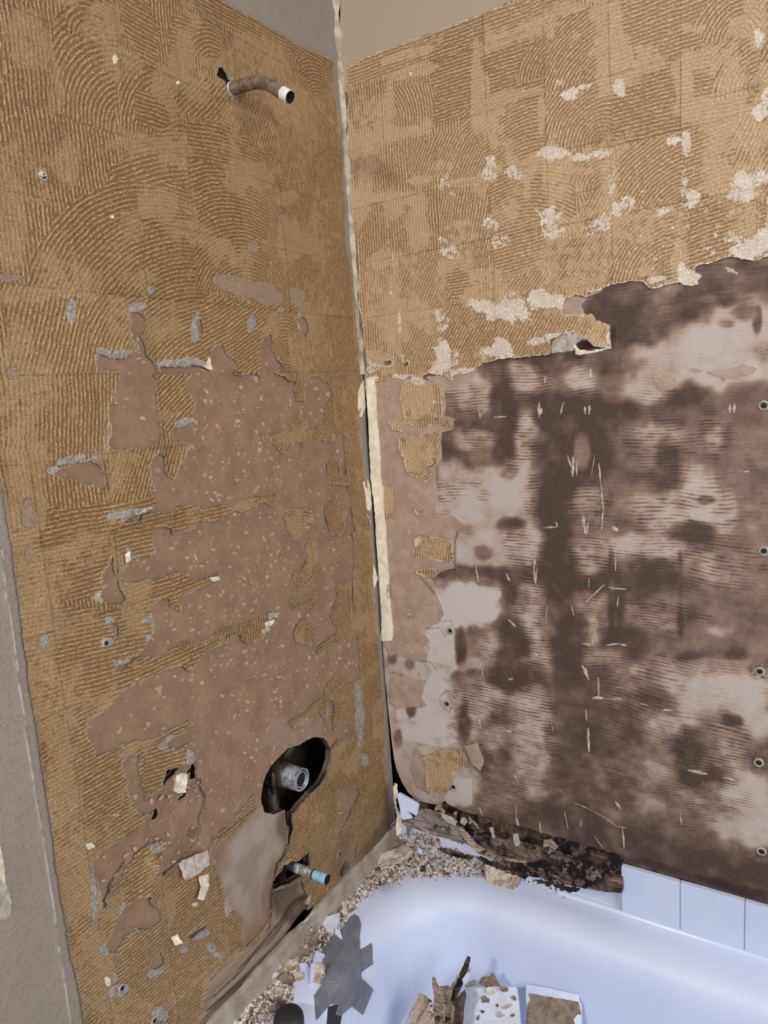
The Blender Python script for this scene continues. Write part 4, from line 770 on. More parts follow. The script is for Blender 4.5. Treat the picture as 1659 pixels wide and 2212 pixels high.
def build_right():
    W = RW; U, V = W.U, W.V; jag = W.jag(seed=15)
    coat = poly_sdf(U, V, W.poly(fieldR)) 
    for p in islesR: coat = np.maximum(coat, W.sdf(p))
    for p in coatHoles: coat = np.minimum(coat, -W.sdf(p))
    coat = coat + 0.8 * jag
    z0 = 0 * U
    mo = np.full(U.shape, 0.6); W.blobs(mo, mould, soft=0.85, wob=0.22)
    mo = mo + 0.15 * (2 * fbm(U, V, 0.035, 41, 4))
    kr = np.full(U.shape, -T)
    for p in kraftR: kr = np.maximum(kr, W.sdf(p))
    kr = kr + jag
    gy = np.full(U.shape, -T)
    for p in gypsR: gy = np.maximum(gy, W.sdf(p))
    amp = np.full(U.shape, 0.16); W.blobs(amp, stripesR, soft=0.7, wob=0.3); amp *= np.clip(1.5 - abs(mo - 0.40) * 1.7, 0.25, 1)
    skin = np.stack([mo, np.clip(0.5 + kr / 0.004, 0, 1), np.clip(0.5 + gy / 0.006, 0, 1), amp], 1)
    top = poly_sdf(U, V, W.poly(fieldR[:17] + [(800,900),(1659,900),(4000,900)]), T)
    paint = (-top) * (W.PY < 140 + (W.PX < 800) * 30)
    paint = np.where(V > 2.06, -top, -T)
    st = z0.copy(); W.blobs(st, [(1478,1620,16,40,.8),(1640,1450,20,14,.9),(1640,1645,26,26,.6),(1645,1845,16,10,.8),(978,1700,8,8,.5)], soft=0.9)
    di = z0.copy(); W.blobs(di, [(1640,1935,60,14,.7,16),(1540,1905,60,10,.7,16),(1420,1870,60,9,.6,16),(1320,1850,20,22,.5),(1090,1800,60,10,.5,14),(1200,1825,60,12,.6,14),(955,872+30,3,12,.4),(1326,720,6,22,.7)], soft=0.8)
    for pts_, w_ in ((rc([(500,735),(545,780),(590,840)]), 4), (rc([(735,440),(722,500),(722,600),(715,680)]), 4), (rc([(600,695),(722,683)]), 2), (rc([(540,1060),(625,1055),(640,1090),(660,1110)]), 2), (rc([(300,1350),(340,1340),(380,1360)]), 2), (rc([(500,1270),(560,1270),(600,1330)]), 2), (rc([(430,1290),(480,1320),(490,1370)]), 1.5),
            (rc([(635,1015),(690,1010),(720,1060),(700,1100),(660,1095),(640,1050)]), 1.5), (rc([(620,1500),(660,1460),(720,1500)]), 2), (rc([(618,1500),(630,1550),(680,1600),(700,1560)]), 2), (re([(500,398),(570,400),(610,425)]), 2.5), (re([(790,385),(815,430),(840,460),(880,490)]), 3),
            (r8([(530,540),(575,475),(600,480)]), 1), (r8([(630,580),(640,520)]), 1), (rf([(0,590),(120,610)]), 1)):
        W.line(di, pts_, w_, 0.6)  # cracks and the shadow of a lifted paper edge, painted dark
    skin2 = np.stack([np.clip(0.5 + paint / 0.002, 0, 1), z0, st, di], 1)
    # outline of the board: rounded off at the bottom corner, open joint along the corner
    out = W.poly([(741,-300),(735,100),(748,300),(760,500),(775,700),(792,860),(812,1130),(822,1380),(835,1500),(842,1560),(851,1640),(857,1665),(868,1690),(882,1712),(905,1730),(945,1738),(975,1748),(1005,1768),(1040,1782),(1090,1795),(1150,1815),(1240,1842),(1344,1862),(1405,1880),(1472,1899),(1540,1921),(1612,1943),(1700,1966),prR(1.2,0.508),prR(1.2,2.5),prR(0.6,2.5)])
    f = poly_sdf(U, V, out) + 0.25 * jag
    holes = [r8([(1620,1090),(1659,1080),(1659,1130),(1630,1135)]), rd([(1603,545),(1625,532),(1650,545),(1655,565),(1635,575),(1610,570)]), rd([(1590,1345),(1620,1330),(1640,1335),(1625,1355)]), r8([(600,250),(601,251),(602,250)])]
    for p in holes: f = np.minimum(f, -W.sdf(p))
    h = 0.002 * vnoise(U, V, 0.12, 8) + 0.0011 * np.clip(0.5 + kr / 0.002, 0, 1) + 0.002 * np.clip(paint / 0.0025, 0, 1)
    t, A, e = clip(W.tris, f, dict(u=U, v=V, h=h, s=skin, s2=skin2))
    co = W.co(A['u'], A['v'], A['h']); co2, t2, us = skirt(co, W.co(A['u'], A['v'], A['h'] - 0.012), t, e)
    o = fast_mesh('wall_right', co2, t2, M_baseR); put_col(o, 'skin', np.concatenate([A['s'], A['s'][us]])); put_col(o, 'skin2', np.concatenate([A['s2'], A['s2'][us]]))
    tag(o, 'right wall of mould-stained board under ribbed golden adhesive', 'wall', kind='structure')
    d = np.clip(coat, 0, T)
    flat = 0.29 + 0.9 * fbm(U, V, 0.06, 51, 3); W.blobs(flat, blobsFlatR, soft=0.7, wob=0.15)
    cu = (U - 0.0934) / S; cv = (V - ZO) / S
    ci = np.floor(cu).astype(int); cj = np.floor(cv).astype(int); rr = np.random.RandomState(14).rand(64, 64); tone = rr[ci % 64, cj % 64]
    jd = np.minimum(abs(cu - np.round(cu)), abs(cv - np.round(cv))) * S
    joint = np.clip(1 - jd / 0.003, 0, 1)
    flat = flat + 0.16 * np.clip(1 - jd / 0.018, 0, 1) + 0.15 * (rr[(ci + 9) % 64, cj % 64] - 0.5)
    wh = np.full(U.shape, 0.04); 
    wh += 0.26 * np.clip((W.PX - 900) / 500, 0, 1) * np.clip((W.PY - 200) / 300, 0, 1)
    W.blobs(wh, blobsWhiteR, soft=0.9, wob=0.5); wh = np.maximum(wh, 0.65 * np.clip(1 - d / 0.008, 0, 1) * (W.PY > 550) * (W.PX > 900) * (W.PY < 900))
    tone = np.clip(tone + 0.25 * np.clip((W.PX - 800) / 600, 0, 1), 0, 1.1)
    wet = z0.copy(); W.blobs(wet, [(800,332,0.1,0.1,0)])
    h2 = h * 0 + 0.002 * vnoise(U, V, 0.12, 8) + 0.0030 + 0.003 * np.clip(1 - d / 0.01, 0, 1) ** 2 * np.clip(vnoise(U, V, 0.05, 33) * 2.4, 0, 1)
    for (x, y, r, dd) in ((1290,735,30,.012),(1310,735,20,.008),(1170,760,60,.003),(975,905,16,.01),(980,1190,14,.006),(925,1000,14,.006)):
        h2 += dd * np.exp(-((W.PX - x) ** 2 + (W.PY - y) ** 2) / (r * r)) * np.clip(1 - d / 0.03, 0, 1)
    coatc = np.stack([np.clip(flat, 0, 1), wh, z0, tone], 1); wear = np.stack([d / 0.010, joint, z0, wet], 1)
    coat = np.minimum(coat, f)
    t, A, e = clip(W.tris, coat, dict(u=U, v=V, h=h2, c=coatc, w=wear))
    co = W.co(A['u'], A['v'], A['h']); co2, t2, us = skirt(co, W.co(A['u'], A['v'], A['h'] - 0.005), t, e)
    o2 = fast_mesh('adhesive_coat', co2, t2, M_coatR, o)
    put_col(o2, 'coat', np.concatenate([A['c'], A['c'][us]])); put_col(o2, 'wear', np.concatenate([A['w'], A['w'][us]]))
    ridge_uv(o2, W, t2, np.concatenate([A['u'], A['u'][us]]), np.concatenate([A['v'], A['v'][us]]), strokesR)
    tag(o2, 'golden ribbed adhesive with white plaster scars')
    # gouges that show fresh white gypsum
    R = np.random.RandomState(3); V_, F_ = [], []
    for (x0, y0, x1, y1, wd) in scratches:
        a = np.array(W.uv(x0, y0)); b = np.array(W.uv(x1, y1)); L = np.linalg.norm(b - a) + 1e-6; dr = (b - a) / L; nn = np.array([-dr[1], dr[0]]); wm = wd * 0.00058
        a = a - dr * wm; b = b + dr * wm; n = 7; b0 = len(V_)
        for j in range(n + 1):
            t_ = j / n; ww = wm * (math.sin(math.pi * min(max(t_, 0.06), 0.94)) ** 0.5) * (0.8 + 0.5 * R.rand()); p = a + (b - a) * t_ + nn * wm * 0.15 * R.randn()
            for sgn in (-1, 0, 1):
                q = p + nn * ww * sgn; hh = 0.002 * vnoise(np.array([q[0]]), np.array([q[1]]), 0.12, 8)[0] + 0.0006 + (0.0006 if sgn == 0 else -0.0002)
                V_.append((q[0], -hh, q[1]))
        for j in range(n):
            for k in range(2):
                i0 = b0 + j * 3 + k; F_.append((i0, i0 + 1, i0 + 4, i0 + 3))
    g = mesh('gouge_mark', V_, F_, M_scratch, o); tag(g, 'white scratches and gouges in the board', kind='stuff')
    return o
wall_right = build_right()
hbR = lambda x, y: float(0.002 * vnoise(np.array([x]), np.array([y]), 0.12, 8)[0] + 0.0011)
flecks(RW, 'paper_fleck', 240, [kraftR[0]], islesR + [fieldR], 12, wall_right, hbR)
# ------------------------------------------------------------------ wall cavity, studs and corner trim
def box(bm, x0, x1, y0, y1, z0, z1, bev=0.0):
    r = bmesh.ops.create_cube(bm, size=1.0); 
    for v in r['verts']: v.co = Vector(((x0 + x1) / 2 + v.co.x * (x1 - x0), (y0 + y1) / 2 + v.co.y * (y1 - y0), (z0 + z1) / 2 + v.co.z * (z1 - z0)))
    if bev: bmesh.ops.bevel(bm, geom=[e for e in bm.edges if all(v in r['verts'] for v in e.verts)], offset=bev, segments=2, affect='EDGES')
def quadsheet(name, quads, mat, **kw):
    V_, F_ = [], []
    for q in quads: b = len(V_); V_ += q; F_.append((b, b + 1, b + 2, b + 3))
    o = mesh(name, V_, F_, mat); tag(o, **kw); return o
zc0, zc1 = 0.30, 2.42  # near-black shell added behind the walls to keep light out of the holes
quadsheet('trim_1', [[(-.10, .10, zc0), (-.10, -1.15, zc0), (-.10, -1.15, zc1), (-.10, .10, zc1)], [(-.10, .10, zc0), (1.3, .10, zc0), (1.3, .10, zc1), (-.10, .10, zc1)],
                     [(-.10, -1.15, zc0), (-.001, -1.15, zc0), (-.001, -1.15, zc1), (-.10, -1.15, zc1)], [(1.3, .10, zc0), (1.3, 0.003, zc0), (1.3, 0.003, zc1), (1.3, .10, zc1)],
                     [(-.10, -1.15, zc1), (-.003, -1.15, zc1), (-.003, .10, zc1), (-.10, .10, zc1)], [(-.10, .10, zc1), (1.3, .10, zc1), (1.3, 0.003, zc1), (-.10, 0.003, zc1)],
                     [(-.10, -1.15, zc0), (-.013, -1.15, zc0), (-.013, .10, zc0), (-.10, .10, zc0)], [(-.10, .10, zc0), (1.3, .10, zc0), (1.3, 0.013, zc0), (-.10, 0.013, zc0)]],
          M_cavity, label='dark shell added behind the boards as shade in the holes and the open corner', cat='wall', kind='structure')
bm = bmesh.new(); box(bm, 0.035, 0.075, 0.030, 0.095, zc0, zc1, 0.001); box(bm, -0.09, -0.02, -0.10, -0.06, zc0, zc1, 0.001)
o = bobj('trim_2', bm, M_wood3); tag(o, 'wooden studs behind the boards at the open corner', 'wall', kind='structure')
def bead(name, path, prof, mat, seed, wob, wl=16.0, **kw):
    """extrude a profile along a path; path: list of (origin, right, up)"""
    V_, F_ = [], []; n = len(prof); R = np.random.RandomState(seed)
    for k, (o_, r_, u_) in enumerate(path):
        for j, (a, b) in enumerate(prof):
            q = wob * (vnoise(np.array([k * 1.0]), np.array([j * 0.7]), wl, seed)[0] * 2 + 0.4 * vnoise(np.array([k * 1.0]), np.array([j * 1.3]), wl / 4, seed + 1)[0])
            V_.append(np.array(o_) + np.array(r_) * a * (1 + q) + np.array(u_) * b * (1 + 0.4 * q))
    for k in range(len(path) - 1):
        for j in range(n - 1): F_.append((k * n + j, k * n + j + 1, (k + 1) * n + j + 1, (k + 1) * n + j))
    o = mesh(name, V_, F_, mat, smooth=True); tag(o, **kw); return o
M_joint_comp = simple('joint_compound', lin(150, 138, 121), lin(188, 174, 152), 40, 0.85, 0.0008, 120)
# corner bead of old compound, from the top to where the cream tape begins
pth = [((0.0, 0.0, z), (1, 0, 0), (0, -1, 0)) for z in np.linspace(2.30, 1.50, 200)]
bead('trim_3', pth, [(-0.002, 0.009), (0.0030, 0.0085), (0.0034, 0.0045), (0.0044, 0.0034), (0.0062, 0.0032), (0.0072, -0.002)], M_joint_comp, 5, 0.9, 5.0, label='ragged pale joint compound running down the inside corner', cat='wall', kind='structure')
# rough bead at the foot of the left wall
pth = [((0.0, y, 0.40), (1, 0, 0), (0, 0, 1)) for y in np.linspace(-1.0, -0.01, 260)]
bead('trim_4', pth, [(-0.004, 0.0405), (0.0058, 0.0415), (0.0085, 0.032), (0.009, 0.020), (0.012, 0.008), (0.015, -0.001)], M_caulk, 9, 0.4, label='wavy grey sealant bead along the foot of the left wall', cat='trim', kind='structure')

# ------------------------------------------------------------------ bathtub
def rrect(x0, x1, y0, y1, r, n=16):
    P = []
    for cx, cy, a0 in ((x1 - r, y1 - r, 0), (x0 + r, y1 - r, 90), (x0 + r, y0 + r, 180), (x1 - r, y0 + r, 270)):
        for k in range(n + 1):
            a = math.radians(a0 + 90 * k / n); P.append((cx + r * math.cos(a), cy + r * math.sin(a)))
    Q = []
    for i in range(len(P)):                            # finer along the straights
        a, b = P[i], P[(i + 1) % len(P)]; m = 1 if (i + 1) % (n + 1) else 24
        for k in range(m): Q.append((a[0] + (b[0] - a[0]) * k / m, a[1] + (b[1] - a[1]) * k / m))
    return Q
BX0, BX1, BY0, BY1 = 0.080, 1.40, -0.69, -0.060
def basin_ring(ins, z, ex=0.0):
    l, r_, f_, b_ = BX0 + ins * (1 + 0.15 * ex), BX1 - ins * (1 + 1.4 * ex), BY0 + ins, BY1 - ins
    return [(x, y, z) for x, y in rrect(l, r_, f_, b_, max(0.175 - ins * 0.35, 0.08))]
def tub():
    rings = []
    flat = basin_ring(0, 0.40); n = len(flat)
    def outer(x0, x1, y0, y1, z): 
        R_ = []
        cx, cy = (BX0 + BX1) / 2, (BY0 + BY1) / 2
        for (x, y) in rrect(x0, x1, y0, y1, 0.012): R_.append((x, y, z))
        return R_
    rings.append(outer(0.0005, 1.50, -0.78, 0.0135, 0.030)); rings.append(outer(0.0005, 1.50, -0.78, 0.0135, 0.385))
    rings.append(outer(0.0005, 1.50, -0.775, 0.0135, 0.438)); rings.append(outer(0.0020, 1.50, -0.775, 0.0115, 0.440)); rings.append(outer(0.0035, 1.49, -0.77, 0.0045, 0.4365))
    rings.append(outer(0.0045, 1.485, -0.765, 0.0022, 0.410)); rings.append(outer(0.008, 1.48, -0.757, -0.0012, 0.4032)); rings.append(outer(0.016, 1.47, -0.745, -0.0080, 0.4003))
    for ins, z, ex in ((-0.024, 0.3998, 0), (-0.014, 0.3992, 0), (-0.004, 0.3978, 0), (0.006, 0.3952, 0), (0.016, 0.3910, 0), (0.025, 0.3850, 0), (0.033, 0.3768, 0), (0.040, 0.3660, 0), (0.046, 0.3510, .1), (0.050, 0.330, .2), (0.055, 0.290, .5), (0.063, 0.230, .8), (0.076, 0.170, 1), (0.094, 0.130, 1), (0.115, 0.104, 1), (0.16, 0.092, 1), (0.22, 0.088, 1), (0.30, 0.086, 1)):
        rings.append(basin_ring(ins, z, ex))
    V_ = [p for r in rings for p in r]; F_ = []
    # the first rings have other point counts only if rounding differs, they do not
    for k in range(len(rings) - 1):
        a, b = k * n, (k + 1) * n
        for j in range(n): F_.append((a + j, a + (j + 1) % n, b + (j + 1) % n, b + j))
    c = len(V_); V_.append(((BX0 + BX1) / 2, (BY0 + BY1) / 2, 0.085)); b = (len(rings) - 1) * n
    for j in range(n): F_.append((b + j, b + (j + 1) % n, c))
    t = empty('bathtub', (0.75, -0.38, 0.03), 'white enamel bathtub set in the corner below the stripped walls, rubble on its rim', 'bathtub')
    o = mesh('tub_shell', V_, F_, M_enamel, smooth=True); attach(o, t)
    me = o.data; bmx = bmesh.new(); bmx.from_mesh(me); bmesh.ops.recalc_face_normals(bmx, faces=bmx.faces); bmx.to_mesh(me); bmx.free()
    bv = BVHTree.FromPolygons([Vector(v) for v in V_], F_)
    return t, bv
TUB, TBV = tub()
def on_tub(x, y, off=0.0):
    d = Vector(ray(x, y)).normalized(); o_ = Vector(CAM)
    loc, nrm, i, dist = TBV.ray_cast(o_ + d * 0.5, d)
    if loc is None: return None
    if nrm.dot(d) > 0: nrm = -nrm
    return loc + nrm * off, nrm, dist + 0.5
# floor of the room under the tub and the front
quadsheet('floor', [[(-0.1, -3.2, 0), (3.0, -3.2, 0), (3.0, 0.1, 0), (-0.1, 0.1, 0)]], M_caulk, label='bathroom floor below the tub', cat='floor', kind='structure')

# row of white tiles left standing over the tub
def tile_box(x0, x1, z0, z1, name='wall_tile'):
    bm = bmesh.new(); box(bm, x0, x1, -0.0095, 0.0022, z0, z1, 0.0011); return bobj(name, bm, M_tile, smooth=False)
for (a, b, lab) in ((0.5315, 0.6395, 'white glazed wall tile with a raw left edge, first of the row above the tub'),
                    (0.6402, 0.7490, 'white glazed wall tile between two others above the tub, middle of the row'),
                    (0.7497, 0.8585, 'white glazed wall tile cut off by the right border of the photo')):
    o = tile_box(a, b, 0.4015, 0.5065); tag(o, lab, 'tile', 'white tiles left above the tub')
pth = [((x, -0.0035, 0.40), (0, -1, 0), (0, 0, 1)) for x in np.linspace(0.40, 1.2, 100)]
bead('trim_5', pth, [(0.002, 0.0075), (0.0062, 0.0065), (0.0085, 0.0035), (0.0105, 0.0)], M_tile, 12, 0.10, label='smooth white sealant line between the tiles and the tub', cat='trim', kind='structure')
# ------------------------------------------------------------------ pieces cut from a plane with rough edges
def plate(name, P0, nrm, poly, thick, mat, step=None, jag=0.0008, relief=0.0008, rcell=0.012, parent=None, seed=1, cup=0.0, back=None):
    """poly in pixels, dropped on the plane through P0; solid of the given thickness behind it"""
    P0 = np.array(P0, float); nrm = np.array(nrm, float); nrm /= np.linalg.norm(nrm)
    e1 = np.cross([0, 0, 1.0], nrm); 
    if np.linalg.norm(e1) < 0.1: e1 = np.array([1.0, 0, 0]) - nrm * nrm[0]
    e1 /= np.linalg.norm(e1); e2 = np.cross(nrm, e1); q = []
    for (x, y) in poly:
        d = ray(x, y); t = np.dot(P0 - CAM, nrm) / np.dot(d, nrm); p = CAM + t * d - P0; q.append((p @ e1, p @ e2))
    Q = np.array(q); lo, hi = Q.min(0) - 0.003, Q.max(0) + 0.003
    if step is None: step = max(0.0007, (hi - lo).max() / 70)
    nu, nv = int((hi[0] - lo[0]) / step) + 2, int((hi[1] - lo[1]) / step) + 2
    U, V = np.meshgrid(lo[0] + np.arange(nu) * step, lo[1] + np.arange(nv) * step); U = U.ravel(); V = V.ravel()
    i = np.arange(nu * nv).reshape(nv, nu); a, b, c, d_ = i[:-1, :-1].ravel(), i[:-1, 1:].ravel(), i[1:, 1:].ravel(), i[1:, :-1].ravel()
    tr = np.concatenate([np.stack([a, b, c], 1), np.stack([a, c, d_], 1)])
    f = poly_sdf(U, V, q) + jag * 2 * fbm(U, V, 0.005, seed, 3)
    h = relief * 2 * fbm(U, V, rcell, seed + 5, 3) + cup * ((U - U.mean()) / (hi - lo).max()) ** 2
    t, A, e = clip(tr, f, dict(u=U, v=V, h=h))
    # smooth the rim a little
    mk = lambda hh: P0 + A['u'][:, None] * e1 + A['v'][:, None] * e2 + hh[:, None] * nrm
    top, bot = mk(A['h']), mk(-thick + 0.5 * A['h'])
    n = len(top); co = np.concatenate([top, bot]); T_ = np.concatenate([t, t[:, ::-1] + n, np.stack([e[:, 0], e[:, 1], e[:, 1] + n], 1), np.stack([e[:, 0], e[:, 1] + n, e[:, 0] + n], 1)])
    cen = top.mean(0) - nrm * thick / 2 if parent is None else np.zeros(3)
    o = fast_mesh(name, co - cen, T_, mat); o.location = cen
    o.data.polygons.foreach_set('use_smooth', np.zeros(len(T_), bool))
    if parent is not None:
        o.parent = parent; o.matrix_parent_inverse = Matrix.Translation(parent.location).inverted()
    bmx = bmesh.new(); bmx.from_mesh(o.data); bmesh.ops.recalc_face_normals(bmx, faces=bmx.faces); bmx.to_mesh(o.data); bmx.free()
    return o
def tube(name, pts, rad, mat, seg=32, parent=None, caps=(True, True), ax=None):
    V_, F_ = [], []; pts = [Vector(p) for p in pts]; n = len(pts); up = Vector((0, 1, 0)); rad = rad if isinstance(rad, (list, tuple)) else [rad] * n
    for i, p in enumerate(pts):
        d = (pts[min(i + 1, n - 1)] - pts[max(i - 1, 0)]).normalized() if ax is None else Vector(ax)
        a = (up - d * up.dot(d)); a = a.normalized() if a.length > 1e-4 else Vector((0, 0, 1)).cross(d).normalized(); b = d.cross(a)
        for k in range(seg):
            t = 2 * math.pi * k / seg; V_.append(p + a * math.cos(t) * rad[i] + b * math.sin(t) * rad[i])
    for i in range(n - 1):
        for k in range(seg): F_.append((i * seg + k, i * seg + (k + 1) % seg, (i + 1) * seg + (k + 1) % seg, (i + 1) * seg + k))
    if caps[0]: F_.append(tuple(reversed(range(seg))))
    if caps[1]: F_.append(tuple(range((n - 1) * seg, n * seg)))
    o = mesh(name, V_, F_, mat)
    o.data.polygons.foreach_set('use_smooth', [len(p.vertices) == 4 for p in o.data.polygons])
    bmx = bmesh.new(); bmx.from_mesh(o.data); bmesh.ops.recalc_face_normals(bmx, faces=bmx.faces); bmx.to_mesh(o.data); bmx.free()
    if parent: attach(o, parent)
    return o
def smooth_path(P, m=6):
    P = [Vector(p) for p in P]; out = []
    for i in range(len(P) - 1):
        p0, p1, p2, p3 = P[max(i - 1, 0)], P[i], P[i + 1], P[min(i + 2, len(P) - 1)]
        for k in range(m):
            t = k / m; out.append(0.5 * ((2 * p1) + (p2 - p0) * t + (2 * p0 - 5 * p1 + 4 * p2 - p3) * t * t + (3 * p1 - p0 - 3 * p2 + p3) * t ** 3))
    return out + [P[-1]]

# ------------------------------------------------------------------ shower arm
ya = -0.332
arm = empty('shower_pipe', (0, ya, 0.022 + ZO), 'bent bronze shower arm with white tape on its open end, high on left wall', 'pipe')
P = [(-0.07, 0.024), (0.0, 0.022), (0.030, 0.0205), (0.051, 0.0185), (0.065, 0.0155), (0.079, 0.009), (0.094, -0.002), (0.108, -0.0125)]
P3 = smooth_path([(x, ya, z + ZO) for x, z in P], 7)
tube('pipe', P3, 0.0100, M_old_chrome, 40, arm)
e0 = Vector((0.108, ya, -0.0125 + ZO)); dd = Vector((0.121 - 0.108, 0, -0.0215 + 0.0125)).normalized()
th, rd_ = [], []
for k in range(40): th.append(e0 + dd * (0.0165 * k / 39)); rd_.append(0.0100 + 0.0004 * math.sin(k * 2.2) - 0.0004 * k / 39)
tube('thread_tape', th, rd_, M_ptfe, 40, arm, (False, False))
tube('pipe_bore', [th[-1] + dd * 0.0001, th[-1] - dd * 0.001, th[-1] - dd * 0.03], [0.0095, 0.0080, 0.0080], M_bore, 40, arm, (False, True), dd)
tube('thread_ring', [Vector((0.001, ya, 0.022 + ZO)), Vector((0.0045, ya, 0.0218 + ZO))], [0.0108, 0.0106], M_ptfe, 32, arm)
tube('elbow_fitting', [Vector((-0.035, ya, 0.022 + ZO)), Vector((-0.004, ya, 0.022 + ZO)), Vector((-0.002, ya, 0.022 + ZO))], [0.016, 0.016, 0.0135], M_brass, 24, arm)
tube('riser_pipe', [Vector((-0.028, ya, -0.10 + ZO)), Vector((-0.028, ya, 0.03 + ZO))], 0.012, M_brass, 20, arm)
# ------------------------------------------------------------------ shower valve in the torn hole
yv, zv = -0.3575, -1.1925 + ZO
val = empty('shower_valve', (0, yv, zv), 'threaded metal mixer valve stub inside the large torn hole in the left wall', 'valve')
q = [Vector((0.003 + 0.032 * k / 30, yv, zv)) for k in range(31)]
tube('threaded_sleeve', q, [0.0212 + 0.0003 * math.sin(k * 2.1) + (0.0004 if 12 < k < 17 else 0) for k in range(31)], M_zinc, 48, val, (False, False))
X_ = lambda d: q[-1] + Vector((d, 0, 0))
tube('outer_lip', [X_(-0.010), X_(0.0005), X_(0.0008), X_(0)], [0.0186, 0.0188, 0.0200, 0.0212], M_zinc, 48, val, (False, False), (1, 0, 0))
tube('dark_gap', [X_(-0.0060), X_(-0.0050)], [0.0187, 0.0187], M_bore, 40, val)  # black disc painted as the shade between lip and cartridge
tube('cartridge_ring', [X_(-0.006), X_(-0.0012), X_(-0.0008), X_(-0.0012), X_(-0.006)], [0.0158, 0.0156, 0.0148, 0.0134, 0.0132], M_zinc, 40, val, (False, False), (1, 0, 0))
tube('cartridge_core', [X_(-0.0050), X_(-0.0040), X_(-0.0022), X_(-0.0018)], [0.0133, 0.0133, 0.008, 0.005], M_bore, 32, val)
tube('valve_body', [Vector((-0.060, yv, zv)), Vector((-0.058, yv, zv)), Vector((-0.020, yv, zv)), Vector((-0.012, yv, zv)), Vector((0.003, yv, zv))], [0.018, 0.030, 0.031, 0.024, 0.0225], M_brass, 40, val)
for dz in (1, -1): tube('supply_pipe', [Vector((-0.045, yv, zv + 0.02 * dz)), Vector((-0.045, yv, zv + 0.30 * dz))], 0.012, M_brass, 20, val)
tube('supply_pipe', smooth_path([(-0.045, yv, zv), (-0.045, yv + 0.05, zv + .01), (-0.045, yv + 0.07, zv + .04), (-0.045, yv + 0.065, zv + 0.16)]), 0.011, M_brass, 20, val)
tube('mounting_lug', [Vector((-0.012, yv - 0.030, zv - 0.022)), Vector((-0.010, yv - 0.030, zv + 0.022))], 0.005, M_brass, 12, val)
# ------------------------------------------------------------------ tub spout pipe
ys, zs = -0.383, -1.363 + ZO
sp = empty('spout_pipe', (0, ys, zs), 'copper tub spout stub with blue-green corrosion poking through the lower hole', 'pipe')
q, rr_ = [], []
for k in range(60):
    x = -0.088 + (0.088 + 0.095) * k / 59; q.append(Vector((x, ys, zs))); rr_.append(0.0086 + (0.0007 if 0.036 < x < 0.046 or x > 0.080 else 0.0) + (0.0004 if 0.012 < x < 0.03 else 0))
tube('pipe', q, rr_, M_verd, 32, sp, (True, False))
tube('pipe_bore', [q[-1] + Vector((0.0002, 0, 0)), q[-1] + Vector((-0.0005, 0, 0)), q[-1] - Vector((0.03, 0, 0))], [0.0093, 0.0072, 0.0072], M_bore, 32, sp, (False, True), (1, 0, 0))
tube('solder_ring', [Vector((0.062, ys, zs)), Vector((0.0635, ys, zs)), Vector((0.065, ys, zs))], [0.0088, 0.0096, 0.0088], M_bore, 32, sp, (False, False))

# ------------------------------------------------------------------ strips fixed on the walls
def wall_plate(name, W, pts, h0, thick, mat, label=None, cat=None, kind=None, parent=None, group=None, **kw):
    if W.side == 'L': P0, nn = (h0, 0, 1), (1, 0, 0)
    else: P0, nn = (0, -h0, 1), (0, -1, 0)
    o = plate(name, P0, nn, pts, thick, mat, parent=parent, **kw); tag(o, label, cat, group, kind); return o
wall_plate('trim_6', RW, r7([(150, 930), (204, 930), (212, 1100), (222, 1250), (235, 1400)]) + rc([(240, 60), (250, 140), (262, 150), (262, 330), (272, 380), (276, 520), (290, 680), (300, 870), (308, 960), (318, 1040), (318, 1140), (240, 1142), (246, 1060), (250, 1000), (236, 740), (214, 500), (207, 340), (180, 100)]), 0.0045, 0.004, M_cream,
           'cream paper joint tape hanging loose in the corner beside the right wall', 'tape', 'structure', jag=0.0012, relief=0.0006)
o = D.objects['trim_6']
for k, pts in enumerate([c6([(1140, 950), (1160, 990), (1150, 1060), (1158, 1120), (1128, 1190), (1108, 1180), (1112, 1020)]), cB([(1160, 90), (1185, 140), (1195, 260), (1185, 310), (1165, 300), (1155, 200), (1140, 130)]), cB([(1168, 330), (1190, 370), (1190, 390), (1165, 385)]), cB([(1205, 640), (1235, 740), (1210, 800), (1200, 720)])]):
    wall_plate('tape_scrap', LW, pts, 0.0035, 0.003, M_cream, parent=wall_left, jag=0.0008, relief=0.0006, seed=k)

# ------------------------------------------------------------------ rotten wood and board ends at the foot of the right wall
ck = lambda p: C(780, 1650, 300 / 1659, p)
def thing_plate(name, label, cat, P0, nrm, pts, thick, mat, group=None, **kw):
    o = plate(name, P0, nrm, pts, thick, mat, **kw); tag(o, label, cat, group); return o
thing_plate('sill_board', 'grey-brown rotten board along the tub from the corner, under the curled wall edge', 'board', (0.1, 0.0035, 1), (0, -1, 0.12),
            ck([(500, 672), (640, 640), (690, 560), (760, 565), (900, 600), (1000, 650), (1100, 720), (1190, 790), (1240, 880), (1215, 960), (1100, 925), (900, 862), (640, 775), (530, 742), (505, 705)]), 0.012, M_wood3, jag=0.0012, relief=0.0022, rcell=0.02, seed=4)
thing_plate('rotten_plank', 'long brown rotten plank with black mould between the mouldy board and the tub', 'board', (0.3, 0.0070, 1), (0, -1, 0.05),
            re([(770, 870), (870, 890), (1000, 925), (1250, 985), (1450, 1050), (1600, 1100)]) + rf([(540, 1130), (724, 1185), (724, 1276), (600, 1262), (450, 1240), (300, 1205), (130, 1165), (0, 1125)]) + re([(1000, 1085), (930, 1040), (860, 960)]), 0.014, M_wood, jag=0.001, relief=0.003, rcell=0.018, seed=7)
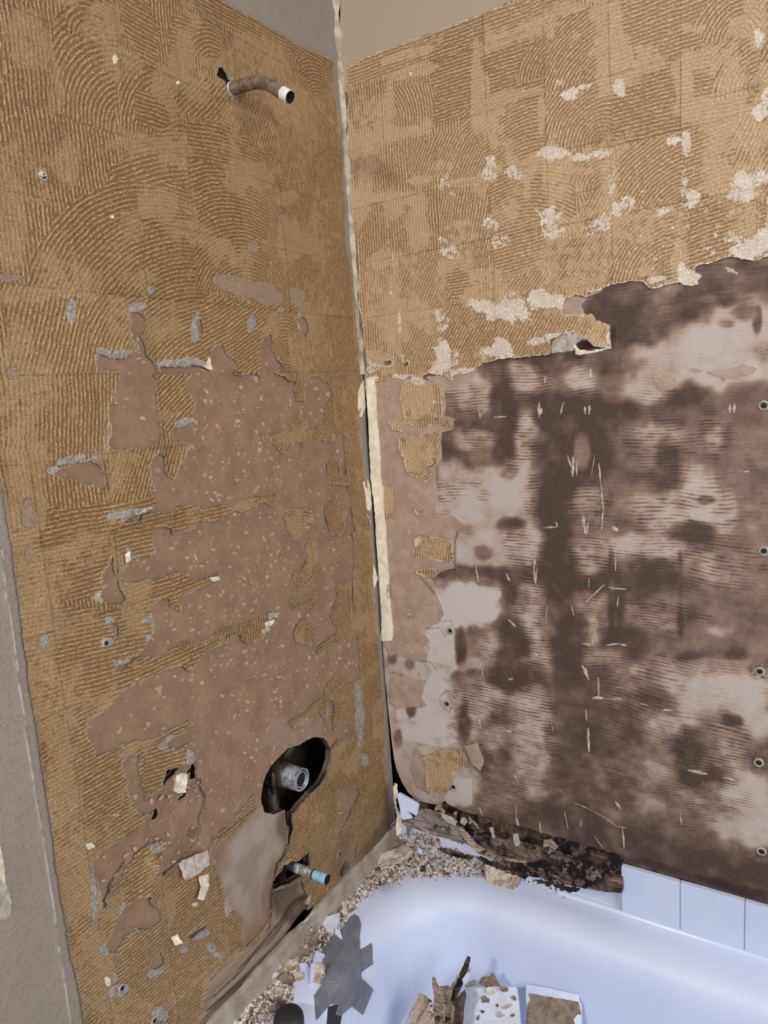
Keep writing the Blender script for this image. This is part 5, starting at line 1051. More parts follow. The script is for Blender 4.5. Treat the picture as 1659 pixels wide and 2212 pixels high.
thing_plate('board_end', 'blackened layered end of the wall board left of the white tiles', 'board', (0.3, 0.0030, 1), (0, -1, 0.02),
            re([(640, 690), (720, 740), (800, 770), (900, 790), (1000, 820), (1110, 850)]) + rf([(120, 870), (250, 915), (400, 955), (600, 1010), (724, 1050), (726, 1190), (600, 1150), (400, 1090), (250, 1040), (100, 1000)]) + re([(1020, 955), (900, 905), (780, 885), (700, 840), (620, 780)]), 0.012, M_wood2, jag=0.0022, relief=0.003, rcell=0.010, seed=9)
thing_plate('wood_splinter', 'curved grey splinter peeling off the plank above the tub', 'wood', (0.3, -0.010, 1), (0.15, -1, 0.2),
            re([(740, 852), (775, 868), (800, 890), (850, 955), (920, 1000), (1010, 1040), (1200, 1075), (1100, 1075), (930, 1050), (860, 1010), (800, 950), (760, 900)]), 0.004, M_splint, jag=0.0008, relief=0.0015, seed=11)
thing_plate('mould_crust', 'black crumbling crust along the tub edge below the rotten plank', 'mould', (0.4, -0.0030, 1), (0, -1, 0.4),
            re([(850, 1035), (930, 1060), (1010, 1095), (1120, 1140), (1210, 1165)]) + rf([(100, 1175), (200, 1195), (330, 1215), (450, 1245), (440, 1268), (380, 1270), (300, 1240), (200, 1205), (90, 1180)]) + re([(1130, 1160), (1000, 1120), (900, 1075)]), 0.005, M_wood2, jag=0.0026, relief=0.002, seed=13, rcell=0.006)
for k, (pts, lab) in enumerate([(ck([(885, 510), (930, 495), (1000, 560), (1000, 590), (940, 585), (880, 560)]), 'small pale board flake over the corner gap'),
    (ck([(960, 590), (1080, 640), (1150, 690), (1120, 740), (1030, 700), (960, 640)]), 'pale layered board scrap above the end of the sill board'),
    (ck([(1110, 580), (1140, 570), (1135, 650), (1105, 640)]), 'tiny upright pale board scrap right of the corner'),
    (ck([(1195, 640), (1245, 650), (1270, 700), (1230, 740), (1180, 700)]), 'pale square board scrap in the torn lower edge'),
    (ck([(1290, 640), (1340, 680), (1380, 720), (1410, 780), (1360, 740), (1320, 720), (1330, 770), (1290, 720)]), 'forked pale paper shred at the torn lower edge'),
    (re([(1090, 900), (1120, 890), (1135, 960), (1110, 975), (1090, 940)]), 'square tan scrap stuck on the blackened board end'),
    (re([(1290, 930), (1340, 930), (1380, 980), (1320, 1020), (1280, 990)]), 'tan scrap near the middle of the blackened board end'),
    (re([(940, 855), (960, 850), (975, 920), (960, 915)]), 'thin curled pale strip on the black board end')]):
    thing_plate('board_scrap', lab, 'scrap', (0.2, -0.0035 - 0.001 * (k % 3), 1), (0.1 * (k % 3 - 1), -1, 0.15), pts, 0.0025, M_pale_paper if k % 2 else M_splint, 'torn scraps at the foot of the mouldy wall', seed=20 + k, relief=0.0012)
# curled paper scraps on the left wall
for k, (pts, lab, h0, nrm, mt) in enumerate([
    (cC([(1140,1080),(1200,1050),(1270,1020),(1330,995),(1340,1090),(1300,1130),(1240,1165),(1185,1192),(1160,1130)]), 'grey torn paper flap folded back low on the left wall', 0.008, (1, -0.25, 0.35), M_pale_paper),
    (cC([(1275,1170),(1345,1142),(1335,1240),(1310,1320),(1270,1310),(1290,1230)]), 'white broken edge of the lifted adhesive slab low on the left wall', 0.010, (1, 0.2, 0.1), M_white_plaster),
    (cC([(1220,1345),(1310,1325),(1300,1360),(1250,1365)]), 'white paper scrap under the lifted adhesive slab', 0.008, (1, 0, -0.4), M_white_plaster),
    (cF([(1120,890),(1180,850),(1200,900),(1230,940),(1150,950)]), 'white crumpled paper scrap near the foot of the left wall', 0.006, (1, -0.2, 0.3), M_white_plaster),
    (cA([(760,325),(850,312),(960,280),(985,290),(900,325),(800,345),(755,348)]), 'thick grey paper curl beside the upper left adhesive band', 0.006, (1, 0, 0.5), M_pale_paper),
    (c5([(1030,835),(1060,820),(1150,822),(1240,800),(1320,840),(1330,885),(1290,860),(1240,855),(1180,870),(1090,865),(1030,860)]), 'long pale paper roll under the hanging adhesive near the top of the bare board', 0.008, (1, 0, -0.3), M_pale_paper),
    (c5([(1310,870),(1345,800),(1365,888),(1330,880)]), 'small cream triangle of paper hanging beside the long paper roll', 0.009, (1, 0, 0), M_cream),
    (c5([(612,745),(650,742),(740,785),(780,810),(740,818),(680,800),(620,775)]), 'pale paper curl at the upper left of the bare board', 0.007, (1, 0, -0.3), M_pale_paper),
    (cA([(800,590),(830,565),(832,620),(808,640)]), 'small white paper tab in the notch of the adhesive', 0.006, (1, -0.2, 0), M_white_plaster),
    (cA([(1345,735),(1405,725),(1410,750),(1360,758)]), 'white paper tip at the end of the diagonal adhesive tongue', 0.006, (1, 0, 0), M_white_plaster),
    (cB([(535,965),(600,957),(595,985),(540,1000)]), 'upper white paper tooth at the tip of the lower adhesive tongue', 0.006, (1, 0, 0), M_pale_paper),
    (cB([(520,1020),(575,1000),(560,1040),(515,1050)]), 'middle white paper tooth at the tip of the lower adhesive tongue', 0.006, (1, 0, 0), M_white_plaster),
    (cB([(500,1065),(550,1040),(540,1075),(500,1090)]), 'lower white paper tooth at the tip of the lower adhesive tongue', 0.006, (1, 0, 0), M_pale_paper),
    (cC([(1135,520),(1165,508),(1203,512),(1190,625),(1150,635),(1128,625)]), 'pale gypsum block standing in the broken hole on the left wall', 0.002, (1, -0.1, 0.1), M_white_plaster),
    (cE([(870,575),(900,520),(925,500),(900,590)]), 'short white plug at the edge of the lower hole', 0.003, (1, 0, 0.2), M_pale_paper)]):
    p = hx(*pts[0], X=h0); thing_plate('paper_scrap', lab, 'paper', p, nrm, pts, 0.0022 if k != 13 else 0.012, mt, 'loose paper and gypsum scraps on the left wall', seed=40 + k, relief=0.0016, rcell=0.008)
# flap of board paper by the adhesive end on the right wall
thing_plate('paper_flap', 'grey paper flap bulging under the end of the adhesive on the right wall', 'paper', (0.45, -0.005, 1), (0, -1, -0.08), r8([(275,778),(300,715),(345,665),(400,652),(450,655),(500,690),(470,690),(430,715),(415,740),(412,765)]), 0.002, M_pale_paper, relief=0.0015, seed=60)
thing_plate('paper_flap', 'narrow white curled strip under the arch of torn adhesive', 'paper', (0.45, -0.006, 1), (0, -1, -0.2), r8([(415,720),(432,735),(450,760),(520,765),(600,748),(655,745),(560,775),(450,792),(425,788)]), 0.002, M_white_plaster, relief=0.0012, seed=61)

# ------------------------------------------------------------------ screws in the right wall
def screw():
    r = empty('drywall_screw', (0, 0, 0), 'x', 'screw', 'drywall screws in the mouldy board')
    bm = bmesh.new(); bmesh.ops.create_cone(bm, cap_ends=True, segments=20, radius1=0.0030, radius2=0.0042, depth=0.002, matrix=Matrix.Translation((0, -0.0005, 0)) @ Matrix.Rotation(math.pi / 2, 4, 'X'))
    h = bobj('screw_head', bm, M_screw, r)
    bm = bmesh.new(); box(bm, -0.0022, 0.0022, -0.0019, -0.0012, -0.0005, 0.0005); box(bm, -0.0005, 0.0005, -0.0019, -0.0012, -0.0022, 0.0022)
    bobj('cross_slot', bm, M_bore, r)
    V_, F_ = [], []; R = np.random.RandomState(4)
    for ring, (ra, hh) in enumerate(((0.0044, 0.0), (0.0062, -0.0016), (0.0085, 0.0006))):
        for k in range(16):
            t = 2 * math.pi * k / 16; a = ra * (1 + 0.25 * (R.rand() - .5) * (ring > 0)); V_.append((a * math.cos(t), hh, a * math.sin(t)))
    for g_ in range(2):
        for k in range(16): F_.append((g_ * 16 + k, g_ * 16 + (k + 1) % 16, (g_ + 1) * 16 + (k + 1) % 16, (g_ + 1) * 16 + k))
    mesh('torn_rim', V_, F_, M_pale_paper, r); return r
sc0 = screw()
for i, (x, y, lab) in enumerate([(973, 1362, 'screw ringed by torn paper on pale board near the corner, upper of two'), (966, 1520, 'screw in torn paper on pale board near the corner, lower of two'),
    (980, 1699, 'screw head beside the lone adhesive patch at the bottom of the right wall'), (1650, 876, 'topmost screw crater at the right border of the photo'), (1650, 1190, 'screw in a dark pit below the topmost one at the right border'),
    (1641, 1450, 'screw with a pale torn rim halfway down the right border'), (1639, 1647, 'screw sunk in a grey stain near the right border'), (1645, 1838, 'lowest screw near the right border above the tiles')]):
    r = sc0 if i == 0 else sc0.copy()
    if i:
        COL.objects.link(r)
        for ch in list(sc0.children): c_ = ch.copy(); COL.objects.link(c_); c_.parent = r
    p = hy(x, y); r.location = (p[0], -hbR(p[0], p[2]) - 0.0002, p[2]); r.rotation_euler = (0, i * 0.7, 0); r['label'] = lab.replace('at the right border of the photo', 'at the right border')

for (x, y, lab) in ((227, 1389, 'screw in a small pale crater left of the bare board'), (91, 381, 'screw ringed by white plaster high on the far left'), (331, 2203, 'screw in a grey scar at the bottom of the left wall'), (261, 2133, 'screw in a grey scar above the bottom border')):
    r = sc0.copy(); COL.objects.link(r)
    for ch in list(sc0.children): c_ = ch.copy(); COL.objects.link(c_); c_.parent = r
    p = hx(x, y); r.location = (hbL(-p[1], p[2]) + 0.0034, p[1], p[2]); r.rotation_euler = (0, 0, math.pi / 2); r['label'] = lab; r['group'] = 'drywall screws in the left wall'; r.scale = (.75, .75, .75)
for k, (pts, lab) in enumerate([(C(0,0,K,[(726,355),(742,350),(756,375),(750,402),(738,408),(728,385)]), 'bright white plaster chip near the upper left joint'), (C(0,0,K,[(240,1118),(262,1103),(290,1100),(302,1118),(285,1130),(255,1128)]), 'white plaster chip over the screw on the far left'),
    (C(0,0,K,[(1132,520),(1145,518),(1148,535),(1134,540)]), 'tiny white plaster chip left of the shower pipe'), (C(0,0,K,[(705,1385),(722,1378),(735,1398),(718,1400)]), 'small white triangular chip on the big trowel arc'),
    (cF([(528,1250),(555,1235),(580,1270),(572,1320),(545,1325)]), 'white oval plaster chip near the bottom left'), (cC([(548,960),(590,950),(608,975),(570,995)]), 'pale plaster chip on the joint at lower left')]):
    p = hx(*pts[0], X=0.0045 + hbL(-hx(*pts[0])[1], hx(*pts[0])[2])); thing_plate('plaster_chip', lab, 'chip', p, (1, 0, 0.05), pts, 0.0028, M_white_plaster, 'white plaster chips on the left wall', seed=200 + k, relief=0.001, rcell=0.006, jag=0.0004)
pts = r3([(425,465),(440,460),(447,478),(438,490),(428,485)]); thing_plate('plaster_chip', 'tiny pinkish white chip near the top of the right wall', 'chip', hy(*pts[0], Y=-0.0045), (0, -1, 0), pts, 0.002, M_white_plaster, None, seed=210, relief=0.0006)
wall_plate('plaster_scar', LW, cC([(-60,960),(4,975),(20,1060),(36,1150),(38,1205),(62,1280),(75,1340),(66,1400),(40,1445),(-60,1450)]), 0.0048, 0.003, M_pale_paper, parent=wall_left, relief=0.0008, seed=2)
wall_plate('plaster_scar', LW, cC([(-60,950),(0,965),(18,1060),(32,1150),(30,1210),(10,1190),(-60,1180)]), 0.0056, 0.002, M_white_plaster, parent=wall_left, relief=0.001, seed=3)

# ------------------------------------------------------------------ duct tape over the drain overflow
ct = lambda p: C(560, 1980, 300 / 1659, p)
tp = empty('duct_tape', tuple(on_tub(735, 2100)[0]), 'dark grey duct tape stuck in a star over the overflow inside the tub', 'tape')
def tape(pts, off, mat=M_ductape, label=None, bulge=1.0):
    P = np.array(pts); lo, hi = P.min(0), P.max(0); st = 2.0
    nx, ny = int((hi[0] - lo[0]) / st) + 2, int((hi[1] - lo[1]) / st) + 2
    X, Y = np.meshgrid(lo[0] + np.arange(nx) * st, lo[1] + np.arange(ny) * st); X = X.ravel(); Y = Y.ravel()
    f = poly_sdf(X, Y, pts, 60.0); co = []
    for x, y in zip(X, Y):
        r = on_tub(x, y, off)
        b = bulge * 0.009 * math.exp(-((x - 735) ** 2 / 1100 + (y - 2110) ** 2 / 2600))
        co.append(tuple(r[0] + r[1] * b + r[1] * 0.0006 * math.sin(x * 0.21 + y * 0.13)) if r else tuple(hz(x, y, 0.40)))
    i = np.arange(nx * ny).reshape(ny, nx); a, b, c, d = i[:-1, :-1].ravel(), i[:-1, 1:].ravel(), i[1:, 1:].ravel(), i[1:, :-1].ravel()
    t, A, e = clip(np.concatenate([np.stack([a, b, c], 1), np.stack([a, c, d], 1)]), f, dict(c=np.array(co)))
    o = fast_mesh('tape_strip', A['c'], t, mat); md = o.modifiers.new('t', 'SOLIDIFY'); md.thickness = 0.0006; md.offset = 0; attach(o, tp)
    if label: o['label'] = label
    return o
tape(ct([(1195,405),(1340,315),(1357,565),(1210,665),(1150,600)]), 0.0010)
tape(ct([(1190,720),(1215,735),(1357,865),(1232,1175),(1090,1060),(1120,880)]), 0.0012)
tape(ct([(790,800),(745,830),(655,950),(675,1245),(830,1060),(860,900)]), 0.0012)
tape(ct([(1130,940),(1100,1060),(960,1185),(900,1170),(940,1000)]), 0.0014)
tape(ct([(750,380),(850,270),(905,205),(1000,150),(1080,30),(1140,-20),(1190,10),(1213,110),(1197,240),(1192,480),(1205,720),(1130,1000),(1100,1040),(930,1060),(800,1040),(770,800),(770,600),(750,500)]), 0.0022)
tape(ct([(820,1080),(960,1040),(985,1150),(950,1350),(795,1350)]), 0.0006, M_black, 'blackish tape tail')
tape(ct([(715,790),(775,770),(900,790),(900,810),(740,822)]), 0.0030)
p = on_tub(626, 2226)[0]
V_, F_ = [], []
for j, (r_, z_) in enumerate(((0.026, -0.002), (0.0262, 0.010), (0.0255, 0.016), (0.0225, 0.021), (0.016, 0.0245), (0.008, 0.026))):
    for k in range(40): V_.append((r_ * math.cos(2 * math.pi * k / 40), r_ * math.sin(2 * math.pi * k / 40), z_))
    if j:
        for k in range(40): F_.append(((j - 1) * 40 + k, (j - 1) * 40 + (k + 1) % 40, j * 40 + (k + 1) % 40, j * 40 + k))
F_.append(tuple(range(200, 240))); F_.append(tuple(reversed(range(40))))
o = mesh('rubber_stopper', V_, F_, M_black, smooth=True); o.location = (p[0], p[1], 0.4015); tag(o, 'dark round rubber cap at the tub rim, cut off by the bottom of the photo', 'stopper')

# ------------------------------------------------------------------ larger broken pieces on the rim
def deck(pts, dz=0.0): 
    c_ = np.mean(pts, 0); r = on_tub(*c_); return r[0] + Vector((0, 0, dz))
rim = [  # pixels, label, category name, normal, lift, thickness, material, cup
  (ck([(145,1092),(370,1030),(470,985),(530,960),(600,1010),(620,1080),(510,1150),(400,1225),(270,1290),(200,1200)]), 'large tan tile fragment lying face down in the corner of the rim', 'tile_fragment', (0.15,-0.35,1), .016, .006, M_tile_body),
  (ck([(270,1030),(290,965),(400,915),(520,890),(530,930),(450,985),(330,1030)]), 'brown curled scrap behind the large tan tile fragment', 'board_scrap', (0.3,-0.3,1), .016, .004, M_chip[1]),
  (ck([(100,1130),(125,1080),(150,1130),(165,1195),(130,1235),(112,1180)]), 'thin pale splinter upright beside the left wall', 'board_scrap', (0.8,-0.8,0.2), .008, .003, M_chip[2]),
  (ck([(545,765),(642,790),(620,815),(590,832),(555,800)]), 'small clean white tile corner below the sill board', 'tile_fragment', (0,-0.3,1), .005, .004, M_tile),
  (ck([(680,990),(740,1030),(735,1080),(700,1085),(670,1040)]), 'pale blue-white tile chip in the middle of the corner rubble', 'tile_fragment', (0.3,-0.5,1), .008, .003, M_tile),
  (ck([(920,1000),(1060,1020),(1250,1060),(1340,1095),(1310,1130),(1150,1100),(960,1040)]), 'long dark splinter of rotten wood on the rim below the sill board', 'wood_splinter', (0,-0.4,1), .006, .005, M_wood),
  (C(800,1812,400/1659,[(1022,222),(1100,235),(1250,285),(1340,312),(1322,380),(1290,465),(1275,482),(1180,478),(1060,480),(1045,400)]), 'tan back of a broken tile hanging over the rim near the middle, spotted black', 'tile_fragment', (0.05,-0.95,1), .018, .006, M_tile_body),
  (cE([(1003,715),(1090,685),(1172,665),(1165,720),(1150,785),(1112,845),(1070,835),(1040,790)]), 'dusty white tile shard above the grey tape', 'tile_fragment', (-0.1,-0.5,1), .014, .006, M_tile_dusty),
  (cE([(1140,800),(1180,812),(1202,905),(1165,880),(1130,842)]), 'curved white sliver under the dusty white shard', 'tile_fragment', (0.2,-0.4,1), .010, .004, M_tile),
  (cE([(672,1130),(710,1080),(790,1070),(805,1110),(765,1160),(665,1195)]), 'broken tile corner with a pink-brown back near the left wall', 'tile_fragment', (0.1,-0.5,1), .012, .006, M_tile_body),
  (cE([(530,1190),(630,1200),(600,1230),(540,1265)]), 'pure white triangular tile shard left of the rubble row', 'tile_fragment', (0.1,-0.3,1), .008, .005, M_tile),
  (cE([(922,1120),(972,1118),(955,1200),(935,1285),(905,1305)]), 'narrow white tile strip beside the grey tape', 'tile_fragment', (0.0,-0.5,1), .012, .006, M_tile),
  (cE([(962,1115),(1038,1120),(1030,1230),(990,1290),(938,1275)]), 'tan plaster slab against the left side of the grey tape', 'plaster_chunk', (0.1,-0.6,1), .016, .008, M_tile_body),
  (cE([(850,850),(920,820),(985,880),(955,945),(870,930)]), 'brown plaster lump, largest of the rubble row above the tape', 'plaster_chunk', (0.1,-0.4,1), .016, .012, M_chip[1]),
  (cE([(790,990),(850,975),(900,985),(902,1040),(800,1050)]), 'olive-brown ribbed lump below the largest brown lump', 'plaster_chunk', (0.1,-0.4,1), .012, .012, M_chip[1]),
  (cE([(960,1000),(1040,1030),(1020,1060),(1015,1110),(910,1120),(950,1060)]), 'white tile piece tucked under the left tape edge', 'tile_fragment', (-0.1,-0.4,1), .008, .006, M_tile),
  (cE([(640,1230),(700,1200),(760,1240),(750,1290),(650,1292)]), 'squarish brown lump below the tile corner near the left wall', 'plaster_chunk', (0.1,-0.4,1), .010, .010, M_chip[1]),
  (cE([(590,1310),(680,1340),(660,1390),(600,1385)]), 'greyish tan lump in the lower rubble', 'plaster_chunk', (0.1,-0.4,1), .008, .008, M_chip[2]),
  (cE([(618,1430),(680,1450),(665,1490),(640,1512)]), 'dark grey pointed tile crumb at the lower rubble edge', 'tile_fragment', (0.1,-0.4,1), .006, .006, M_chip[3]),
  (cE([(530,1515),(600,1480),(612,1530),(560,1560)]), 'reddish brown lump nearest the bottom of the photo', 'plaster_chunk', (0.1,-0.4,1), .008, .009, M_chip[1]),
  (cE([(572,1135),(640,1090),(662,1150),(612,1192)]), 'pinkish plaster lump against the sealant bead', 'plaster_chunk', (0.2,-0.4,1), .010, .010, M_chip[2]),
  (cE([(1190,640),(1232,632),(1242,675),(1205,690)]), 'small cream lump right above the grey tape', 'plaster_chunk', (0.1,-0.4,1), .008, .008, M_chip[0]),
  (cE([(1110,600),(1150,570),(1182,620),(1150,662),(1112,650)]), 'greenish grey flat lump above the dusty white shard', 'plaster_chunk', (0.1,-0.4,1), .006, .006, M_chip[1]),
  (cE([(805,1115),(880,1110),(900,1140),(830,1175)]), 'small white tile chip between the tile corner and the narrow strip', 'tile_fragment', (0.1,-0.3,1), .006, .005, M_tile),
  (cE([(760,1200),(830,1190),(850,1250),(780,1275)]), 'pale beige lump in the middle of the rubble row', 'plaster_chunk', (0.1,-0.3,1), .008, .008, M_chip[2]),
]
for k, (pts, lab, nm, nrm, lift, th_, mt) in enumerate(rim):
    P0 = deck(pts, lift); thing_plate(nm, lab, nm.split('_')[1] if nm != 'tile_fragment' else 'tile fragment', P0, nrm, pts, th_, mt, 'broken pieces on the tub rim', seed=80 + k,
        jag=0.0003 if mt == M_tile else 0.001, relief=0.0 if mt in (M_tile, M_tile_dusty) else 0.0016, rcell=0.008)
# corner: white tile piece standing in the gap and the strip of old sealant in front
o = thing_plate('tile_fragment', 'white trim tile piece standing in the open corner behind the sealant', 'tile fragment', (0.03, -0.006, 1), (0.25, -1, 0.15), ck([(428,372),(455,352),(560,410),(678,480),(690,500),(668,612),(650,615),(545,560),(612,650),(500,668),(480,640),(460,520)]), 0.007, M_tile, 'broken pieces on the tub rim', jag=0.0002, relief=0.0001)
o = thing_plate('sealant_strip', 'lumpy off-white strip of old sealant standing in the tub corner', 'sealant', (0.012, -0.012, 1), (0.6, -1, 0.1), ck([(383,300),(400,248),(430,262),(440,340),(420,420),(425,520),(470,600),(490,690),(482,780),(440,850),(425,860),(415,740),(425,640),(405,500),(385,400)]), 0.008, M_cream, jag=0.001, relief=0.002, rcell=0.006)
thing_plate('adhesive_crumb', 'small pinkish chip hanging on the left wall beside the tub corner', 'scrap', hx(843, 1775, 0.004), (1, -0.2, 0), ck([(350,755),(400,690),(415,680),(405,710),(370,745)]), 0.002, M_chip[2])

# ------------------------------------------------------------------ rubble inside the tub
cg_ = lambda p: C(860, 2040, 420 / 1659, p)
def at(x, y, d): v = ray(x, y); return CAM + v / np.linalg.norm(v) * d
inside_tub = [
  (cg_([(570,378),(780,366),(1002,362),(1012,385),(1030,520),(1060,900),(515,900),(550,520)]), 'square white tile dotted with crumbs inside the tub', 'wall_tile', 'tile', 1.690, (0.02,-0.80,0.75), .007, M_tile_dusty),
  (cg_([(1092,340),(1300,375),(1540,430),(1548,500),(1562,500),(1562,920),(1085,920),(1090,440)]), 'white tile with brown backing paper stuck on it inside the tub', 'wall_tile', 'tile', 1.700, (0.0,-0.80,0.70), .008, M_tile),
  (cg_([(1170,290),(1210,285),(1245,292),(1300,350),(1440,400),(1470,415),(1350,395),(1180,348)]), 'ochre plaster sliver behind the brown-backed tile', 'plaster_chunk', 'plaster', 1.730, (-0.1,-0.7,1), .010, M_chip[2]),
  (cg_([(595,105),(620,120),(602,190),(570,290),(520,400),(470,495),(440,485),(455,430),(500,330),(540,235),(560,170)]), 'tall black mouldy shard standing in the tub rubble', 'board_shard', 'board', 1.630, (0.5,-1,0.4), .006, M_wood2),
  (cg_([(602,195),(590,240),(540,330),(500,420),(470,500),(440,470),(450,360),(500,270),(545,235)]), 'grey board piece leaning behind the tall black shard', 'board_shard', 'board', 1.660, (-0.3,-1,0.5), .008, M_pale_paper),
  (cg_([(590,235),(622,252),(600,290),(565,340),(545,302)]), 'small white tile shard beside the tall black shard', 'tile_fragment', 'tile fragment', 1.620, (0,-0.8,0.6), .005, M_tile),
  (cg_([(180,415),(235,445),(200,520),(130,640),(100,900),(30,900),(120,560)]), 'pale board strip leaning at the left of the tub rubble', 'board_shard', 'board', 1.630, (-0.4,-0.7,0.8), .010, M_chip[2]),
  (cg_([(235,448),(290,480),(312,520),(315,900),(110,900),(170,600)]), 'mould-spotted plasterboard piece at the left of the tub rubble', 'board_shard', 'board', 1.640, (0.1,-0.7,1), .010, wood_mat('spotted_board', lin(176,156,140), lin(206,190,176), lin(48,42,40), 0.5, (1,1,1))),
  (cg_([(108,480),(130,520),(60,680),(20,672),(70,580)]), 'thin white tile edge left of the leaning board strip', 'tile_fragment', 'tile fragment', 1.670, (0,-0.6,1), .006, M_tile),
  (cg_([(290,270),(305,300),(330,360),(370,440),(388,560),(380,900),(320,900),(312,520),(298,400)]), 'long splintered brown wood sliver beside the black shard', 'wood_splinter', 'wood', 1.590, (-0.2,-1,0.5), .006, M_splint),
  (cg_([(330,360),(420,360),(455,400),(440,480),(470,540),(450,900),(370,900),(388,560),(372,450)]), 'frayed tan board lump between the sliver and the black shard', 'board_shard', 'board', 1.620, (0.2,-0.9,0.7), .012, M_splint),
  (cg_([(470,495),(560,400),(575,440),(560,540),(530,900),(440,900),(440,600)]), 'dark grey board pieces packed left of the white tile', 'board_shard', 'board', 1.650, (0.3,-0.9,0.6), .012, M_chip[3]),
  (cg_([(575,340),(640,300),(690,330),(680,350),(570,372)]), 'small flat grey flake behind the white tile', 'board_shard', 'board', 1.700, (0,-0.8,0.8), .004, M_pale_paper),
  (cg_([(690,330),(710,280),(760,265),(790,300),(800,350),(730,355)]), 'brown gypsum lump at the upper edge of the white tile, left one', 'plaster_chunk', 'plaster', 1.690, (0,-0.8,0.8), .012, M_chip[1]),
  (cg_([(785,240),(800,238),(832,290),(870,360),(800,355)]), 'brown pointed gypsum lump at the upper edge of the white tile, right one', 'plaster_chunk', 'plaster', 1.690, (0.2,-0.8,0.8), .012, M_chip[1]),
  (cg_([(750,380),(770,362),(825,365),(830,400),(790,430),(755,415)]), 'cream cracked lump on the top edge of the white tile', 'plaster_chunk', 'plaster', 1.675, (0,-0.7,1), .008, M_chip[0]),
  (cg_([(860,385),(880,360),(930,365),(930,400),(890,408)]), 'reddish brown lump on the top edge of the white tile', 'plaster_chunk', 'plaster', 1.670, (0,-0.7,1), .008, M_chip[1]),
  (cg_([(700,450),(740,445),(775,470),(770,500),(720,495)]), 'tan crumb on the middle left of the white tile', 'plaster_chunk', 'plaster', 1.655, (0,-0.7,1), .005, M_chip[1]),
  (cg_([(960,460),(985,440),(1005,450),(1000,475)]), 'brown crumb near the right edge of the white tile', 'plaster_chunk', 'plaster', 1.660, (0,-0.7,1), .004, M_chip[1]),
  (cg_([(890,540),(930,515),(970,500),(960,530),(910,550)]), 'oblong tan crumb on the right half of the white tile', 'plaster_chunk', 'plaster', 1.645, (0,-0.7,1), .004, M_chip[2]),
  (cg_([(840,590),(870,575),(910,600),(900,615),(850,620)]), 'ochre crumb low on the white tile', 'plaster_chunk', 'plaster', 1.630, (0,-0.7,1), .004, M_chip[2]),
  (cg_([(665,615),(690,605),(695,635),(672,645)]), 'grey crumb low on the left of the white tile', 'plaster_chunk', 'plaster', 1.625, (0,-0.7,1), .004, M_chip[1]),
  (cg_([(695,572),(715,562),(738,572),(720,585)]), 'flat black crumb low on the white tile', 'plaster_chunk', 'plaster', 1.635, (0,-0.7,1), .003, M_chip[3]),
  (cg_([(835,515),(850,508),(858,525),(842,532)]), 'round black crumb in the middle of the white tile', 'plaster_chunk', 'plaster', 1.645, (0,-0.7,1), .003, M_chip[3]),
  (cg_([(958,605),(975,592),(992,600),(972,618)]), 'small grey crumb at the lower right of the white tile', 'plaster_chunk', 'plaster', 1.640, (0,-0.7,1), .003, M_chip[1]),
]
for k, (pts, lab, nm, cat, dist, nrm, th_, mt) in enumerate(inside_tub):
    c_ = np.mean(pts, 0); P0 = at(c_[0], c_[1], dist)
    if k >= 15 and k <= 24: # crumbs lie on the tile's own plane
        n0 = np.array((0.02, -0.80, 0.75)); n0 /= np.linalg.norm(n0); q0 = at(*np.mean(inside_tub[0][0], 0), 1.69); v = ray(*c_); P0 = CAM + v * (np.dot(q0 - CAM, n0) / np.dot(v, n0)) + n0 * th_ * 0.9; nrm = n0
    o = thing_plate(nm, lab, cat, P0, nrm, pts, th_, mt, 'rubble lying in the tub', seed=140 + k, jag=0.0002 if mt in (M_tile, M_tile_dusty) else 0.001, relief=0.0 if mt in (M_tile, M_tile_dusty) else 0.0014, rcell=0.007)
    if k == 1:
        n0 = np.array(nrm, float); n0 /= np.linalg.norm(n0)
        b_ = plate('backing_paper', P0 + n0 * 0.0022, nrm, cg_([(1115,418),(1160,420),(1200,430),(1300,450),(1540,490),(1560,600),(1520,600),(1490,640),(1510,680),(1540,900),(1095,900),(1100,520),(1125,470)]), 0.002, M_chip[1], parent=o, relief=0.0008, seed=3); b_['label'] = 'brown torn backing paper'

# ------------------------------------------------------------------ crumbs on the rim: counted ones, then the grit
def chip_mesh(seed):
    R = random.Random(seed); bm = bmesh.new()
    for _ in range(14): bm.verts.new((R.uniform(-1, 1), R.uniform(-.8, .8), R.uniform(-.38, .38)))
    bmesh.ops.convex_hull(bm, input=bm.verts); 
    for v in [v for v in bm.verts if not v.link_faces]: bm.verts.remove(v)
    m = D.meshes.new('plaster_crumb'); bm.to_mesh(m); bm.free(); return m
chips = []
for k in range(12): m = chip_mesh(k); m.materials.append(M_chip[[0, 1, 2, 0, 1, 3, 0, 2, 1, 0, 2, 0][k]]); chips.append(m)
zones = [ (cE([(1320,430),(1480,250),(1600,190),(1659,300),(1500,420),(1330,560),(1290,640),(1200,640),(1120,560)]), 40, .0030, .0062),
  (cE([(880,720),(1000,650),(1050,560),(1180,520),(1300,640),(1180,800),(1100,880),(1000,1000),(800,1180),(560,1290),(560,1100),(700,980)]), 66, .0036, .0105),
  (cE([(430,1310),(560,1270),(760,1290),(740,1400),(640,1560),(420,1659),(100,1659),(200,1560)]), 42, .0028, .0065),
  (ck([(490,830),(700,880),(900,1010),(1300,1110),(1480,1200),(1500,1320),(1200,1310),(900,1310),(520,1320),(420,1380),(300,1400),(60,1480),(0,1400),(200,1250),(520,1120),(560,960)]), 104, .0038, .0100),
  (ck([(640,830),(700,835),(940,930),(920,980),(700,900)]), 12, .003, .005),
  (rf([(90,1170),(200,1200),(420,1265),(350,1290),(200,1240),(60,1200)]), 14, .0020, .0034),
  (cE([(60,1700),(100,1659),(700,1560),(560,1800)]), 1, .003, .004)]
R = random.Random(5); nch = 0
